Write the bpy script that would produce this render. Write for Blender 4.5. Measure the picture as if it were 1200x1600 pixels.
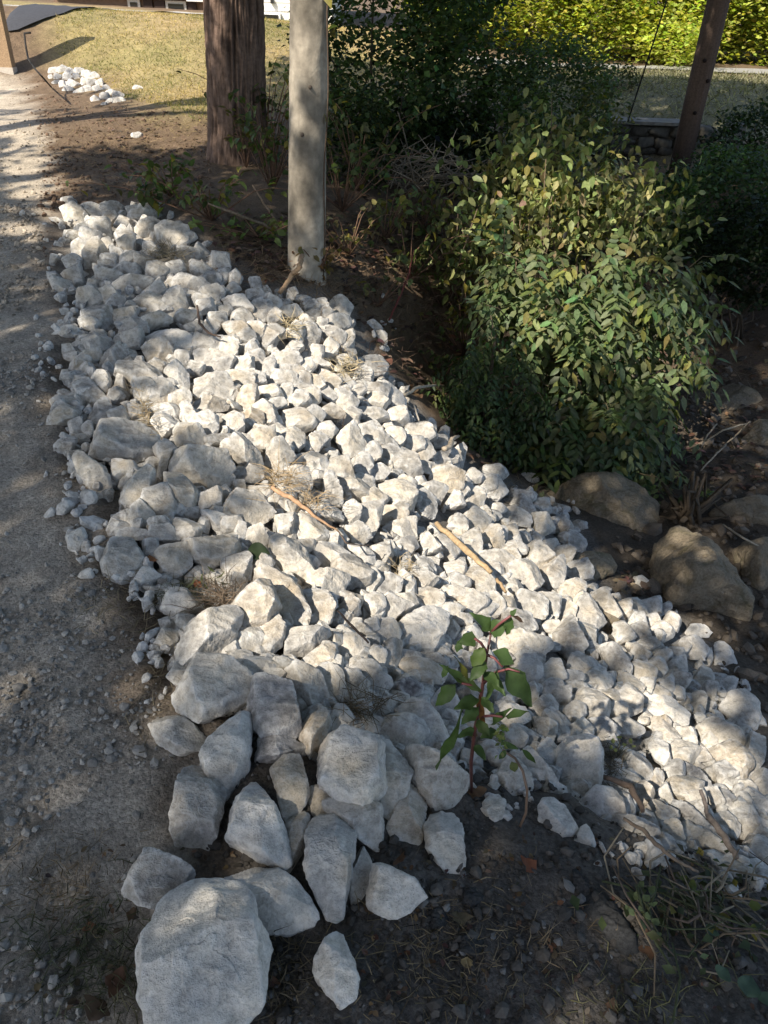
import bpy, math, random
import numpy as np
from mathutils import Vector, Matrix
for o in list(bpy.data.objects): bpy.data.objects.remove(o)
SC = bpy.context.scene
R = math.radians
rng = np.random.default_rng(7)
random.seed(7)
# ------------------------------------------------------------------ camera
PITCH, ROLL, CAMZ, FPX = R(34.5), R(2.2), 1.6, 1202.0
CAM = np.array([0.0, 0.0, CAMZ])
_f = np.array([0, math.cos(PITCH), -math.sin(PITCH)])
_r0 = np.array([1.0, 0, 0]); _u0 = np.array([0, math.sin(PITCH), math.cos(PITCH)])
CR = math.cos(ROLL)*_r0 + math.sin(ROLL)*_u0
CU = -math.sin(ROLL)*_r0 + math.cos(ROLL)*_u0
CF = _f
cd = bpy.data.cameras.new('camera'); cam = bpy.data.objects.new('camera', cd); SC.collection.objects.link(cam)
cd.sensor_fit = 'VERTICAL'; cd.sensor_height = 36; cd.sensor_width = 27; cd.lens = 36*FPX/1600
cd.clip_start = 0.05; cd.clip_end = 600
cam.matrix_world = Matrix(((CR[0],CU[0],-CF[0],0),(CR[1],CU[1],-CF[1],0),(CR[2],CU[2],-CF[2],CAMZ),(0,0,0,1)))
SC.camera = cam
# ------------------------------------------------------------------ sky, sun, exposure
SUN_AZ = (-0.66, -0.75); SUN_EL = R(46)
_h = math.hypot(*SUN_AZ)
SUN = np.array([SUN_AZ[0]/_h*math.cos(SUN_EL), SUN_AZ[1]/_h*math.cos(SUN_EL), math.sin(SUN_EL)])
w = bpy.data.worlds.new('World'); SC.world = w; w.use_nodes = True
nt = w.node_tree; nt.nodes.clear()
sky = nt.nodes.new('ShaderNodeTexSky'); sky.sky_type = 'NISHITA'; sky.sun_disc = False
sky.sun_elevation = SUN_EL; sky.sun_rotation = math.atan2(SUN[0], SUN[1])
sky.air_density = 1.0; sky.dust_density = 1.6; sky.ozone_density = 1.0
bg = nt.nodes.new('ShaderNodeBackground'); bg.inputs[1].default_value = 0.125
wo = nt.nodes.new('ShaderNodeOutputWorld')
nt.links.new(sky.outputs[0], bg.inputs[0]); nt.links.new(bg.outputs[0], wo.inputs[0])
sl = bpy.data.lights.new('sun', 'SUN'); sl.energy = 4.3; sl.angle = R(0.55); sl.color = (1.0, 0.915, 0.78)
so = bpy.data.objects.new('sun', sl); SC.collection.objects.link(so)
so.rotation_euler = Vector(SUN).to_track_quat('Z', 'Y').to_euler(); so.location = Vector(SUN*40)
SC.view_settings.view_transform = 'Standard'; SC.view_settings.look = 'None'
SC.view_settings.gamma = 1.0; SC.view_settings.use_curve_mapping = False
SC.view_settings.exposure = 0.9
SC.cycles.max_bounces = 8; SC.cycles.diffuse_bounces = 4; SC.cycles.transparent_max_bounces = 8
# ------------------------------------------------------------------ helpers
def ray(px, py):
    px = np.asarray(px, float); py = np.asarray(py, float)
    a = (px-600)/FPX; b = (800-py)/FPX
    return CF + a[..., None]*CR + b[..., None]*CU
def Pz(px, py, z):
    d = ray(px, py); t = (z-CAMZ)/d[..., 2]
    return CAM + d*t[..., None] if d.ndim > 1 else CAM + d*t
def Py(px, py, y):
    d = ray(px, py); t = y/d[1]; return CAM + d*t
def proj(P):
    P = np.atleast_2d(P); q = P-CAM; dp = q@CF
    return np.stack([600+FPX*(q@CR)/dp, 800-FPX*(q@CU)/dp, dp], 1)
def inpoly(x, y, poly):
    p = np.array(poly, float); n = len(p); c = np.zeros(np.shape(x), bool); j = n-1
    for i in range(n):
        xi, yi = p[i]; xj, yj = p[j]
        with np.errstate(divide='ignore', invalid='ignore'):
            c ^= ((yi > y) != (yj > y)) & (x < (xj-xi)*(y-yi)/(yj-yi+1e-12)+xi)
        j = i
    return c
_ph = np.random.default_rng(3)
_perm = _ph.permutation(4096); _g3 = _ph.normal(size=(4096, 3)); _g3 /= np.linalg.norm(_g3, axis=1)[:, None]
def noise3(P):
    """gradient noise, about -1..1"""
    P = np.asarray(P, float); i = np.floor(P).astype(np.int64); f = P-i; u = f*f*f*(f*(f*6-15)+10)
    out = np.zeros(len(P))
    for dx in (0, 1):
        for dy in (0, 1):
            for dz in (0, 1):
                h = _perm[(_perm[(_perm[(i[:, 0]+dx) & 4095]+i[:, 1]+dy) & 4095]+i[:, 2]+dz) & 4095]
                g = _g3[h]; v = g[:, 0]*(f[:, 0]-dx)+g[:, 1]*(f[:, 1]-dy)+g[:, 2]*(f[:, 2]-dz)
                wgt = (u[:, 0] if dx else 1-u[:, 0])*(u[:, 1] if dy else 1-u[:, 1])*(u[:, 2] if dz else 1-u[:, 2])
                out += wgt*v
    return out*1.6
def fbm(P, o=4, s=1.0):
    P = np.asarray(P, float)*s; v = np.zeros(len(P)); a = 1.0
    for k in range(o): v += a*noise3(P+17.3*k); P = P*2.03; a *= 0.5
    return v
def noise2(x, y, s, o=3, off=0.0):
    return fbm(np.stack([np.ravel(x)*s, np.ravel(y)*s, np.full(np.size(x), off)], 1), o).reshape(np.shape(x))
def link(o, parent=None):
    SC.collection.objects.link(o)
    if parent is not None: o.parent = parent
    return o
def mesh_np(name, V, faces, mat=None, col=None, smooth=True):
    """faces: list of (n,k) arrays; col: (V,3|4) per-vertex tint"""
    me = bpy.data.meshes.new(name); V = np.asarray(V, np.float32)
    if isinstance(faces, np.ndarray): faces = [faces]
    faces = [np.asarray(f, np.int32) for f in faces if len(f)]
    loops = np.concatenate([f.ravel() for f in faces]); tot = np.concatenate([np.full(len(f), f.shape[1], np.int32) for f in faces])
    st = np.concatenate([[0], np.cumsum(tot)[:-1]]).astype(np.int32)
    me.vertices.add(len(V)); me.vertices.foreach_set('co', V.ravel())
    me.loops.add(len(loops)); me.loops.foreach_set('vertex_index', loops)
    me.polygons.add(len(tot)); me.polygons.foreach_set('loop_start', st); me.polygons.foreach_set('loop_total', tot)
    me.polygons.foreach_set('use_smooth', np.full(len(tot), smooth, bool))
    if col is not None:
        col = np.asarray(col, np.float32)
        if col.shape[1] == 3: col = np.concatenate([col, np.ones((len(col), 1), np.float32)], 1)
        at = me.color_attributes.new('tint', 'FLOAT_COLOR', 'POINT'); at.data.foreach_set('color', col.ravel())
    me.update(calc_edges=True); me.validate()
    if mat: me.materials.append(mat)
    return me
def sharpen(me, V, F_, deg=30):
    V = np.asarray(V, float); F_ = np.asarray(F_); n = np.cross(V[F_[:, 1]]-V[F_[:, 0]], V[F_[:, 2]]-V[F_[:, 0]]); n /= np.linalg.norm(n, axis=1)[:, None]+1e-12
    e = np.sort(np.concatenate([F_[:, [0, 1]], F_[:, [1, 2]], F_[:, [2, 0]]]), 1); key = e[:, 0]*len(V)+e[:, 1]; f = np.tile(np.arange(len(F_)), 3); o = np.argsort(key, kind='stable'); key, f = key[o], f[o]
    k2 = key[0::2]; dot = (n[f[0::2]]*n[f[1::2]]).sum(1); me_e = np.empty(len(me.edges)*2, np.int32); me.edges.foreach_get('vertices', me_e); me_e = np.sort(me_e.reshape(-1, 2), 1).astype(np.int64)
    i = np.searchsorted(k2, me_e[:, 0]*len(V)+me_e[:, 1]); at = me.attributes.new('sharp_edge', 'BOOLEAN', 'EDGE'); at.data.foreach_set('value', (dot < math.cos(R(deg)))[i]); return me
def obj(name, me, parent=None, loc=None):
    o = bpy.data.objects.new(name, me); link(o, parent)
    if loc is not None: o.location = Vector(loc)
    return o
def tag(o, label=None, cat=None, group=None, kind=None):
    if label: o['label'] = label
    if cat: o['category'] = cat
    if group: o['group'] = group
    if kind: o['kind'] = kind
    return o
def empty(name, loc, label, cat, group=None):
    o = bpy.data.objects.new(name, None); o.empty_display_size = 0.1; link(o); o.location = Vector(loc)
    return tag(o, label, cat, group)
class MB:
    """collects geometry for one mesh"""
    def __init__(s): s.V = []; s.F = []; s.C = []; s.n = 0
    def add(s, V, F, c=None):
        V = np.asarray(V, float); s.V.append(V)
        if isinstance(F, np.ndarray): F = [F]
        for f in F: s.F.append(np.asarray(f)+s.n)
        cc = np.ones((len(V), 3))*0.5 if c is None else np.broadcast_to(np.asarray(c, float), (len(V), 3))
        s.C.append(cc); s.n += len(V)
    def box(s, lo, hi, c=None, M=None):
        x0, y0, z0 = lo; x1, y1, z1 = hi
        V = np.array([(x0,y0,z0),(x1,y0,z0),(x1,y1,z0),(x0,y1,z0),(x0,y0,z1),(x1,y0,z1),(x1,y1,z1),(x0,y1,z1)], float)
        if M is not None: V = V@np.array(M)[:3, :3].T+np.array(M)[:3, 3]
        s.add(V, np.array([(0,3,2,1),(4,5,6,7),(0,1,5,4),(1,2,6,5),(2,3,7,6),(3,0,4,7)]), c)
    def tube(s, pts, rad, k=6, c=None, cap=True, jit=0.0, seed=0):
        pts = np.asarray(pts, float); n = len(pts); rad = np.broadcast_to(np.asarray(rad, float), (n,))
        T = np.gradient(pts, axis=0); T /= np.linalg.norm(T, axis=1)[:, None]+1e-9
        a = np.array([0, 0, 1.0]) if abs(T[0, 2]) < 0.9 else np.array([1.0, 0, 0])
        V = []; N = np.cross(T[0], a); N /= np.linalg.norm(N); th = np.arange(k)*2*math.pi/k
        g = np.random.default_rng(seed)
        for i in range(n):
            N = N-T[i]*(N@T[i]); N /= np.linalg.norm(N)+1e-9; B = np.cross(T[i], N)
            rr = rad[i]*(1+jit*g.normal(size=k)) if jit else np.full(k, rad[i])
            V.append(pts[i]+(np.cos(th)*rr)[:, None]*N+(np.sin(th)*rr)[:, None]*B)
        V = np.concatenate(V); i = np.arange(n-1)[:, None]*k; j = np.arange(k)[None]; j2 = (j+1) % k
        F = np.stack([i+j, i+j2, i+k+j2, i+k+j], -1).reshape(-1, 4)
        Fs = [F]
        if cap: Fs += [np.arange(k)[::-1][None], (np.arange(k)+(n-1)*k)[None]]
        s.add(V, Fs, c)
    def mesh(s, name, mat, smooth=True):
        F = {}
        for f in s.F: F.setdefault(f.shape[1], []).append(f)
        return mesh_np(name, np.concatenate(s.V), [np.concatenate(v) for v in F.values()], mat, np.concatenate(s.C), smooth)
    def build(s, name, mat, parent=None, smooth=True, origin=None):
        if origin is not None: s.V = [v-np.asarray(origin) for v in s.V]
        return obj(name, s.mesh(name, mat, smooth), parent, origin)
# ------------------------------------------------------------------ materials
def new_mat(name):
    m = bpy.data.materials.new(name); m.use_nodes = True; t = m.node_tree; t.nodes.clear()
    o = t.nodes.new('ShaderNodeOutputMaterial'); b = t.nodes.new('ShaderNodeBsdfPrincipled')
    t.links.new(b.outputs[0], o.inputs[0]); b.inputs['Roughness'].default_value = 0.85; b.inputs['Specular IOR Level'].default_value = 0.25
    return m, t, b, o
class NB:
    def __init__(s, t): s.t = t
    def n(s, typ, **kw):
        x = s.t.nodes.new(typ)
        for k, v in kw.items(): setattr(x, k, v)
        return x
    def l(s, a, b): s.t.links.new(a, b)
    def pos(s): return s.n('ShaderNodeNewGeometry').outputs['Position']
    def noise(s, vec, scale, detail=4, rough=0.6, dist=0.0):
        x = s.n('ShaderNodeTexNoise'); x.inputs['Scale'].default_value = scale; x.inputs['Detail'].default_value = detail
        x.inputs['Roughness'].default_value = rough; x.inputs['Distortion'].default_value = dist; s.l(vec, x.inputs['Vector']); return x.outputs['Fac']
    def ramp(s, f, stops):
        x = s.n('ShaderNodeValToRGB'); e = x.color_ramp.elements
        while len(e) < len(stops): e.new(0.5)
        for i, (p, c) in enumerate(stops):
            e[i].position = p; e[i].color = tuple(c)+(1,) if hasattr(c, '__len__') else (c, c, c, 1)
        s.l(f, x.inputs[0]); return x.outputs[0]
    def mix(s, f, a, b, mode='MIX'):
        x = s.n('ShaderNodeMix', data_type='RGBA', blend_type=mode)
        for k, v in ((0, f), (6, a), (7, b)):
            if hasattr(v, 'links'): s.l(v, x.inputs[k])
            elif hasattr(v, '__len__'): x.inputs[k].default_value = tuple(v)+(1,)
            else: x.inputs[k].default_value = (v, v, v, 1) if k else v
        return x.outputs[2]
    def math(s, op, a, b=0.0):
        x = s.n('ShaderNodeMath', operation=op)
        for i, v in enumerate((a, b)):
            if hasattr(v, 'links'): s.l(v, x.inputs[i])
            else: x.inputs[i].default_value = v
        return x.outputs[0]
    def bump(s, h, bsdf, strength=0.5, dist=0.01, prev=None):
        x = s.n('ShaderNodeBump'); x.inputs['Strength'].default_value = strength; x.inputs['Distance'].default_value = dist
        s.l(h, x.inputs['Height'])
        if prev is not None: s.l(prev, x.inputs['Normal'])
        if bsdf is not None: s.l(x.outputs[0], bsdf.inputs['Normal'])
        return x.outputs[0]
    def attr(s, name='tint'):
        return s.n('ShaderNodeAttribute', attribute_name=name).outputs['Color']
def mat_tint(name, rough=0.85, noise_scale=30, var=0.35, bump=0.3, bdist=0.004, spec=0.2):
    """base colour from the mesh tint, broken up by noise"""
    m, t, b, o = new_mat(name); q = NB(t); p = q.pos()
    n = q.noise(p, noise_scale, 5); c = q.mix(1.0, q.attr(), q.ramp(n, [(0.25, 1-var), (0.75, 1+var)]), 'MULTIPLY')
    q.l(c, b.inputs['Base Color']); b.inputs['Roughness'].default_value = rough; b.inputs['Specular IOR Level'].default_value = spec
    q.bump(q.noise(p, noise_scale*2.2, 6, 0.65), b, bump, bdist); return m
def mat_leaf(name, trans=0.35, rough=0.5):
    m, t, b, o = new_mat(name); q = NB(t); c = q.attr()
    n = q.noise(q.pos(), 45, 3); c2 = q.mix(1.0, c, q.ramp(n, [(0.3, 0.75), (0.7, 1.2)]), 'MULTIPLY')
    q.l(c2, b.inputs['Base Color']); b.inputs['Roughness'].default_value = rough; b.inputs['Specular IOR Level'].default_value = 0.3
    tr = q.n('ShaderNodeBsdfTranslucent'); q.l(q.mix(1.0, c2, (1.25, 1.3, 0.55), 'MULTIPLY'), tr.inputs[0])
    ms = q.n('ShaderNodeMixShader'); ms.inputs[0].default_value = trans
    q.l(b.outputs[0], ms.inputs[1]); q.l(tr.outputs[0], ms.inputs[2]); q.l(ms.outputs[0], o.inputs[0]); return m
def mat_stone():
    m, t, b, o = new_mat('limestone'); q = NB(t); p = q.pos()
    big = q.noise(p, 9, 2, 0.6); mid = q.noise(p, 40, 4, 0.72); fine = q.noise(p, 190, 2, 0.75)
    c = q.mix(1.0, q.attr(), q.ramp(big, [(0.30, (0.70, 0.71, 0.74)), (0.5, (1, 0.99, 0.975)), (0.70, (1.18, 1.13, 1.05))]), 'MULTIPLY')
    c = q.mix(1.0, c, q.ramp(mid, [(0.3, 0.66), (0.52, 1.0), (0.72, 1.2)]), 'MULTIPLY')
    c = q.mix(1.0, c, q.ramp(fine, [(0.3, 0.78), (0.5, 1.0), (0.7, 1.10)]), 'MULTIPLY')
    pt = q.n('ShaderNodeNewGeometry').outputs['Pointiness']
    e = q.ramp(pt, [(0.49, 0.0), (0.56, 1.0)]); e = q.math('MULTIPLY', e, q.ramp(mid, [(0.4, 0.15), (0.6, 0.75)]))
    c = q.mix(e, c, (0.68, 0.67, 0.65))
    stain = q.ramp(q.noise(p, 5.5, 1, 0.55), [(0.60, 0.0), (0.72, 0.5)])
    c = q.mix(stain, c, q.mix(1.0, c, (0.84, 0.72, 0.56), 'MULTIPLY'))
    q.l(c, b.inputs['Base Color']); b.inputs['Roughness'].default_value = 0.92; b.inputs['Specular IOR Level'].default_value = 0.125
    q.bump(q.math('ADD', q.math('MULTIPLY', mid, 0.8), q.math('ADD', q.math('MULTIPLY', fine, 0.22), q.math('MULTIPLY', big, 1.6))), b, 0.75, 0.012); return m

# ------------------------------------------------------------------ terrain: height through measured spots, then relief
_ctrl = []
for a in """20,1580,0 20,1200,0 20,800,0 20,500,.02 60,350,.04 150,1350,0 230,1100,.0 160,880,.02 110,650,.02 90,450,.03 110,330,.06 20,200,.2 40,100,.4
300,1580,0 560,1560,-.01 800,1560,-.03 1000,1560,-.06 1180,1560,-.12 700,1420,-.02 850,1350,-.06 1000,1370,-.12 1190,1400,-.26
380,1330,0 450,1200,.02 600,1180,-.03 750,1220,-.12 900,1200,-.26 1000,1200,-.42 1100,1200,-.56 1190,1180,-.72
400,1000,.01 550,1000,-.12 700,1000,-.30 850,1000,-.52 950,1000,-.73 1050,1030,-.93 1150,1080,-1.05
300,800,.02 450,800,-.12 600,800,-.36 750,800,-.70 850,820,-1.0 960,850,-1.22 1100,950,-1.27 1190,960,-1.32
200,600,.04 350,600,-.05 480,600,-.20 600,620,-.45 700,710,-.78 200,450,.05 350,450,0 450,470,-.08 540,500,-.25 590,560,-.45
476,432,-.08 370,245,.15 620,450,-.45 680,550,-.95 720,650,-1.22 850,760,-1.33 900,600,-1.4 1000,500,-1.45 1150,620,-1.42 1150,480,-1.4 1190,800,-1.30
250,250,.12 180,170,.25 300,170,.35 420,170,.3""".split():
    x, y, z = map(float, a.split(',')); _ctrl.append(Pz(x, y, z))
_ctrl += [np.array(p) for p in ((-6,14,.75),(-3.5,14,.72),(-6,18,.95),(-3,18,.9),(-9,12,.6),(-9,18,.95),(-9,6,.2),(-8,1,0),(-6,-3,0),(0,-3,0),(5,-3,-.6),(6,1,-1.3),(8,4,-1.0),(9,9,-.1),
          (-1,12,.3),(.8,13,.2),(0,16,.55),(3,16.2,.42),(8,16,.42),(12,16,.42),(2.4,11.2,-.75),(4.05,10.3,-.08),(6.5,8,-.5),(5.2,12.4,.15),(2.5,13,.2),(8,12.5,.15),(11,10,.0),(-4,24,.85),(4,22,.6),(10,22,.6),(12,3,-.4),
          (2.6,7.5,-1.3),(2.6,9.5,-1.1),(4.9,6,-.9),(4.9,8,-.55),(.5,7.5,-.5),(.2,9,-.15),(.8,10.5,-.2),(-.3,7,-.12),(3.2,11.6,-.6),(2.7,11.7,-.65),(3.9,11.7,-.4),(3,12.5,.14),(4.1,12.4,.14),(2.2,12.4,.1))]
_ctrl = np.array(_ctrl)
def _tps(r2): return np.where(r2 > 1e-12, 0.5*r2*np.log(r2+1e-12), 0)
_X = _ctrl[:, :2]; _K = _tps(((_X[:, None]-_X[None])**2).sum(-1))+np.eye(len(_X))*0.02
_Q = np.concatenate([np.ones((len(_X), 1)), _X], 1)
_A = np.block([[_K, _Q], [_Q.T, np.zeros((3, 3))]]); _sol = np.linalg.solve(_A, np.concatenate([_ctrl[:, 2], np.zeros(3)]))
def hbase(x, y):
    x = np.asarray(x, float); y = np.asarray(y, float); sh = x.shape
    xc = np.clip(x.ravel(), -11, 13); yc = np.clip(y.ravel(), -4, 25); out = np.empty(xc.size)
    for i in range(0, xc.size, 20000):
        a = xc[i:i+20000, None]; b = yc[i:i+20000, None]
        out[i:i+20000] = _tps((a-_X[None, :, 0])**2+(b-_X[None, :, 1])**2)@_sol[:-3]+_sol[-3]+_sol[-2]*a[:, 0]+_sol[-1]*b[:, 0]
    return np.clip(out, -1.6, 1.4).reshape(sh)
def hdetail(x, y):
    return 0.022*noise2(x, y, 1.6, 3)+0.010*noise2(x, y, 7, 3, 5.0)
def hgt(x, y): return hbase(x, y)+hdetail(x, y)
# height lookup grid for fast ray hits
_gx = np.linspace(-11, 13, 481); _gy = np.linspace(-4, 25, 581)
_HG = hbase(*np.meshgrid(_gx, _gy)); _HG = _HG+hdetail(*np.meshgrid(_gx, _gy))
def hq(x, y):
    fx = np.clip((np.asarray(x)+11)/24*480, 0, 479.999); fy = np.clip((np.asarray(y)+4)/29*580, 0, 579.999)
    i = fx.astype(int); j = fy.astype(int); u = fx-i; v = fy-j
    return (_HG[j, i]*(1-u)+_HG[j, i+1]*u)*(1-v)+(_HG[j+1, i]*(1-u)+_HG[j+1, i+1]*u)*v
def G(px, py, lift=0.0):
    """where the ray through a photo spot meets the terrain"""
    px = np.atleast_1d(np.asarray(px, float)); py = np.atleast_1d(np.asarray(py, float)); d = ray(px, py)
    t = np.full(len(px), 0.6); done = np.zeros(len(px), bool); hit = np.full(len(px), 30.0)
    while not done.all() and t.min() < 30:
        P = CAM+d*t[:, None]; g = P[:, 2]-hq(P[:, 0], P[:, 1])-lift
        new = (g <= 0) & ~done; hit[new] = t[new]; done |= new
        t = np.where(done, t, t+np.maximum(0.01, 0.012*t)); 
        if (t > 30).any(): done |= t > 30
    t1 = hit; t0 = hit-np.maximum(0.012, 0.0122*hit)
    for _ in range(8):
        tm = (t0+t1)/2; P = CAM+d*tm[:, None]; g = P[:, 2]-hq(P[:, 0], P[:, 1])-lift; t1 = np.where(g <= 0, tm, t1); t0 = np.where(g <= 0, t0, tm)
    return CAM+d*t1[:, None]
def G1(px, py, lift=0.0): return G([px], [py], lift)[0]
def W(poly): return G([p[0] for p in poly], [p[1] for p in poly])[:, :2]
# zones on the ground, as outlines on the terrain
Z_ROCK = [(95,325),(240,310),(330,380),(420,440),(545,470),(600,560),(640,610),(720,700),(770,740),(840,755),(900,800),(935,850),(960,920),(1060,950),(1110,1000),(1190,1110),(1199,1180),(1199,1400),(1120,1350),(1040,1310),(940,1260),(850,1220),(760,1205),(690,1195),(560,1180),(440,1150),(330,1090),(275,1040),(260,960),(190,890),(180,800),(110,700),(90,580),(120,480),(80,430)]
W_ROCK = W(Z_ROCK)
W_ROAD = np.array(list(W([(60,330),(70,420),(110,500),(70,600),(100,720),(160,860),(200,980),(250,1060),(280,1200),(240,1420),(230,1500)]))+[(-.25,.5),(-.2,-3),(-9,-3),(-9,8)]+list(W([(2,110),(30,130),(70,230)])))
W_SOIL = np.array(list(W([(290,1070),(340,1090),(440,1150),(560,1180),(690,1195),(760,1205),(850,1220),(1040,1310),(1199,1390)]))+[(3,0.6),(3,-3),(-.2,-3),(-.25,.5)])
W_LAWN = np.array(list(W([(95,100),(140,112),(200,150),(290,190),(330,180),(420,165)]))+[(0.6,12.5),(1.2,15),(0,20),(-12,24),(-7,17)])
W_BANK = np.array([(1.5,12.1),(4,11.7),(8,11.2),(12,10),(13,15.6),(8,15.7),(3,15.7),(1.2,15)])
def zone_soft(x, y, poly, wob=0.12, soft=0.10, s=2.5):
    """0..1 inside-ness with a ragged rim"""
    xo = x+wob*noise2(x, y, s, 3, 1.0); yo = y+wob*noise2(x, y, s, 3, 2.0); acc = np.zeros(np.shape(x))
    for a in range(6):
        acc += inpoly(xo+soft*math.cos(a*1.047), yo+soft*math.sin(a*1.047), poly)
    return acc/6
def axis(lo, hi, n0, step, grow, ends):
    v = list(np.arange(lo, hi, step)); s = step
    while v[-1] < ends[1]: s *= grow; v.append(v[-1]+s)
    s = step
    while v[0] > ends[0]: s *= grow; v.insert(0, v[0]-s)
    return np.array(v)
gx = axis(-1.6, 1.8, 0, 0.024, 1.045, (-260, 260)); gy = axis(0.35, 3.4, 0, 0.024, 1.04, (-160, 420))
MX, MY = np.meshgrid(gx, gy); MZ = hgt(MX, MY)
near = np.exp(-((MX/4)**2+((MY-2)/5)**2))
rock_m = zone_soft(MX, MY, W_ROCK, .03, .05); road_m = zone_soft(MX, MY, W_ROAD, .15, .10); soil_m = zone_soft(MX, MY, W_SOIL, .08, .08)
lawn_m = zone_soft(MX, MY, W_LAWN, .35, .3); bank_m = zone_soft(MX, MY, W_BANK, .3, .2)
MZ += near*(0.006*noise2(MX, MY, 22, 3, 9.0)+0.010*soil_m*np.abs(noise2(MX, MY, 14, 3, 4.0)))
# wheel ruts of the gravel lane, with tread bars
rut = W([(40,1250),(45,700),(25,420)]); 
MZ -= 0.05*rock_m
far = np.clip((np.hypot(MX, MY-8)-22)/40, 0, 1); MZ = MZ*(1-far)+(-0.1)*far
ny, nx = MX.shape; idx = np.arange(ny*nx).reshape(ny, nx)
F = np.stack([idx[:-1, :-1], idx[:-1, 1:], idx[1:, 1:], idx[1:, :-1]], -1).reshape(-1, 4)
C_ROAD, C_SOIL, C_DIRT = np.array((.37,.325,.27)), np.array((.105,.094,.084)), np.array((.150,.104,.066))
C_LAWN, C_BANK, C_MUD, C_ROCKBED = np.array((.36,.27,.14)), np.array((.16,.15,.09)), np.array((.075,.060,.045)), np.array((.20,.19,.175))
col = np.broadcast_to(C_DIRT, MX.shape+(3,)).copy()
def lay(c, m): 
    global col
    col = col*(1-m[..., None])+np.asarray(c)*m[..., None]
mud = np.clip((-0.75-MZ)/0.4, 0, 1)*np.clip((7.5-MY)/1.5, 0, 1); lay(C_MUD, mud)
lay(C_LAWN*1.0, lawn_m); g_ = np.clip(0.5+0.9*noise2(MX, MY, 0.55, 3, 3.0), 0, 1)*lawn_m; lay((.16,.165,.05), g_*0.6)
lay(C_BANK, bank_m); lay(C_ROAD, road_m); lay(C_SOIL, soil_m*(1-0.35*road_m)); lay(C_ROCKBED, rock_m*0.9)
# pale fine dust on the far part of the lane, browner damp patches nearby
dust = road_m*np.clip((MY-4.2)/2.5, 0, 1); lay((.45,.385,.30), dust*0.9)
damp = road_m*np.clip(noise2(MX, MY, 1.1, 3, 6.0)*1.6-0.1, 0, 1)*np.clip((4.5-MY)/2, 0, 1); lay((.22,.20,.175), damp*0.75)
gm, gt, gb, go_ = new_mat('ground'); q = NB(gt); p = q.pos()
n1 = q.noise(p, 6, 4, 0.7); n2 = q.noise(p, 60, 4, 0.75); vo = q.n('ShaderNodeTexVoronoi', feature='F1'); vo.inputs['Scale'].default_value = 130; q.l(p, vo.inputs['Vector'])
c = q.mix(1.0, q.attr(), q.ramp(n1, [(0.3, 0.7), (0.7, 1.25)]), 'MULTIPLY'); c = q.mix(1.0, c, q.ramp(n2, [(0.3, 0.55), (0.5, 1.0), (0.72, 1.35)]), 'MULTIPLY')
c = q.mix(1.0, c, q.ramp(vo.outputs['Color'], [(0.2, 0.8), (0.8, 1.2)]), 'MULTIPLY')
q.l(c, gb.inputs['Base Color']); gb.inputs['Roughness'].default_value = 0.95
q.bump(q.math('ADD', n2, q.math('MULTIPLY', vo.outputs['Distance'], -0.25)), gb, 0.8, 0.010)
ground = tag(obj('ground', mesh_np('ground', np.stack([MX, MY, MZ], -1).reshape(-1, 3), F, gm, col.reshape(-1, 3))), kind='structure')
def snorm(x, y, e=0.12):
    dx = (hq(x+e, y)-hq(x-e, y))/(2*e); dy = (hq(x, y+e)-hq(x, y-e))/(2*e); n = np.stack([-dx, -dy, np.ones_like(dx)], -1)
    return n/np.linalg.norm(n, axis=-1, keepdims=True)

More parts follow.
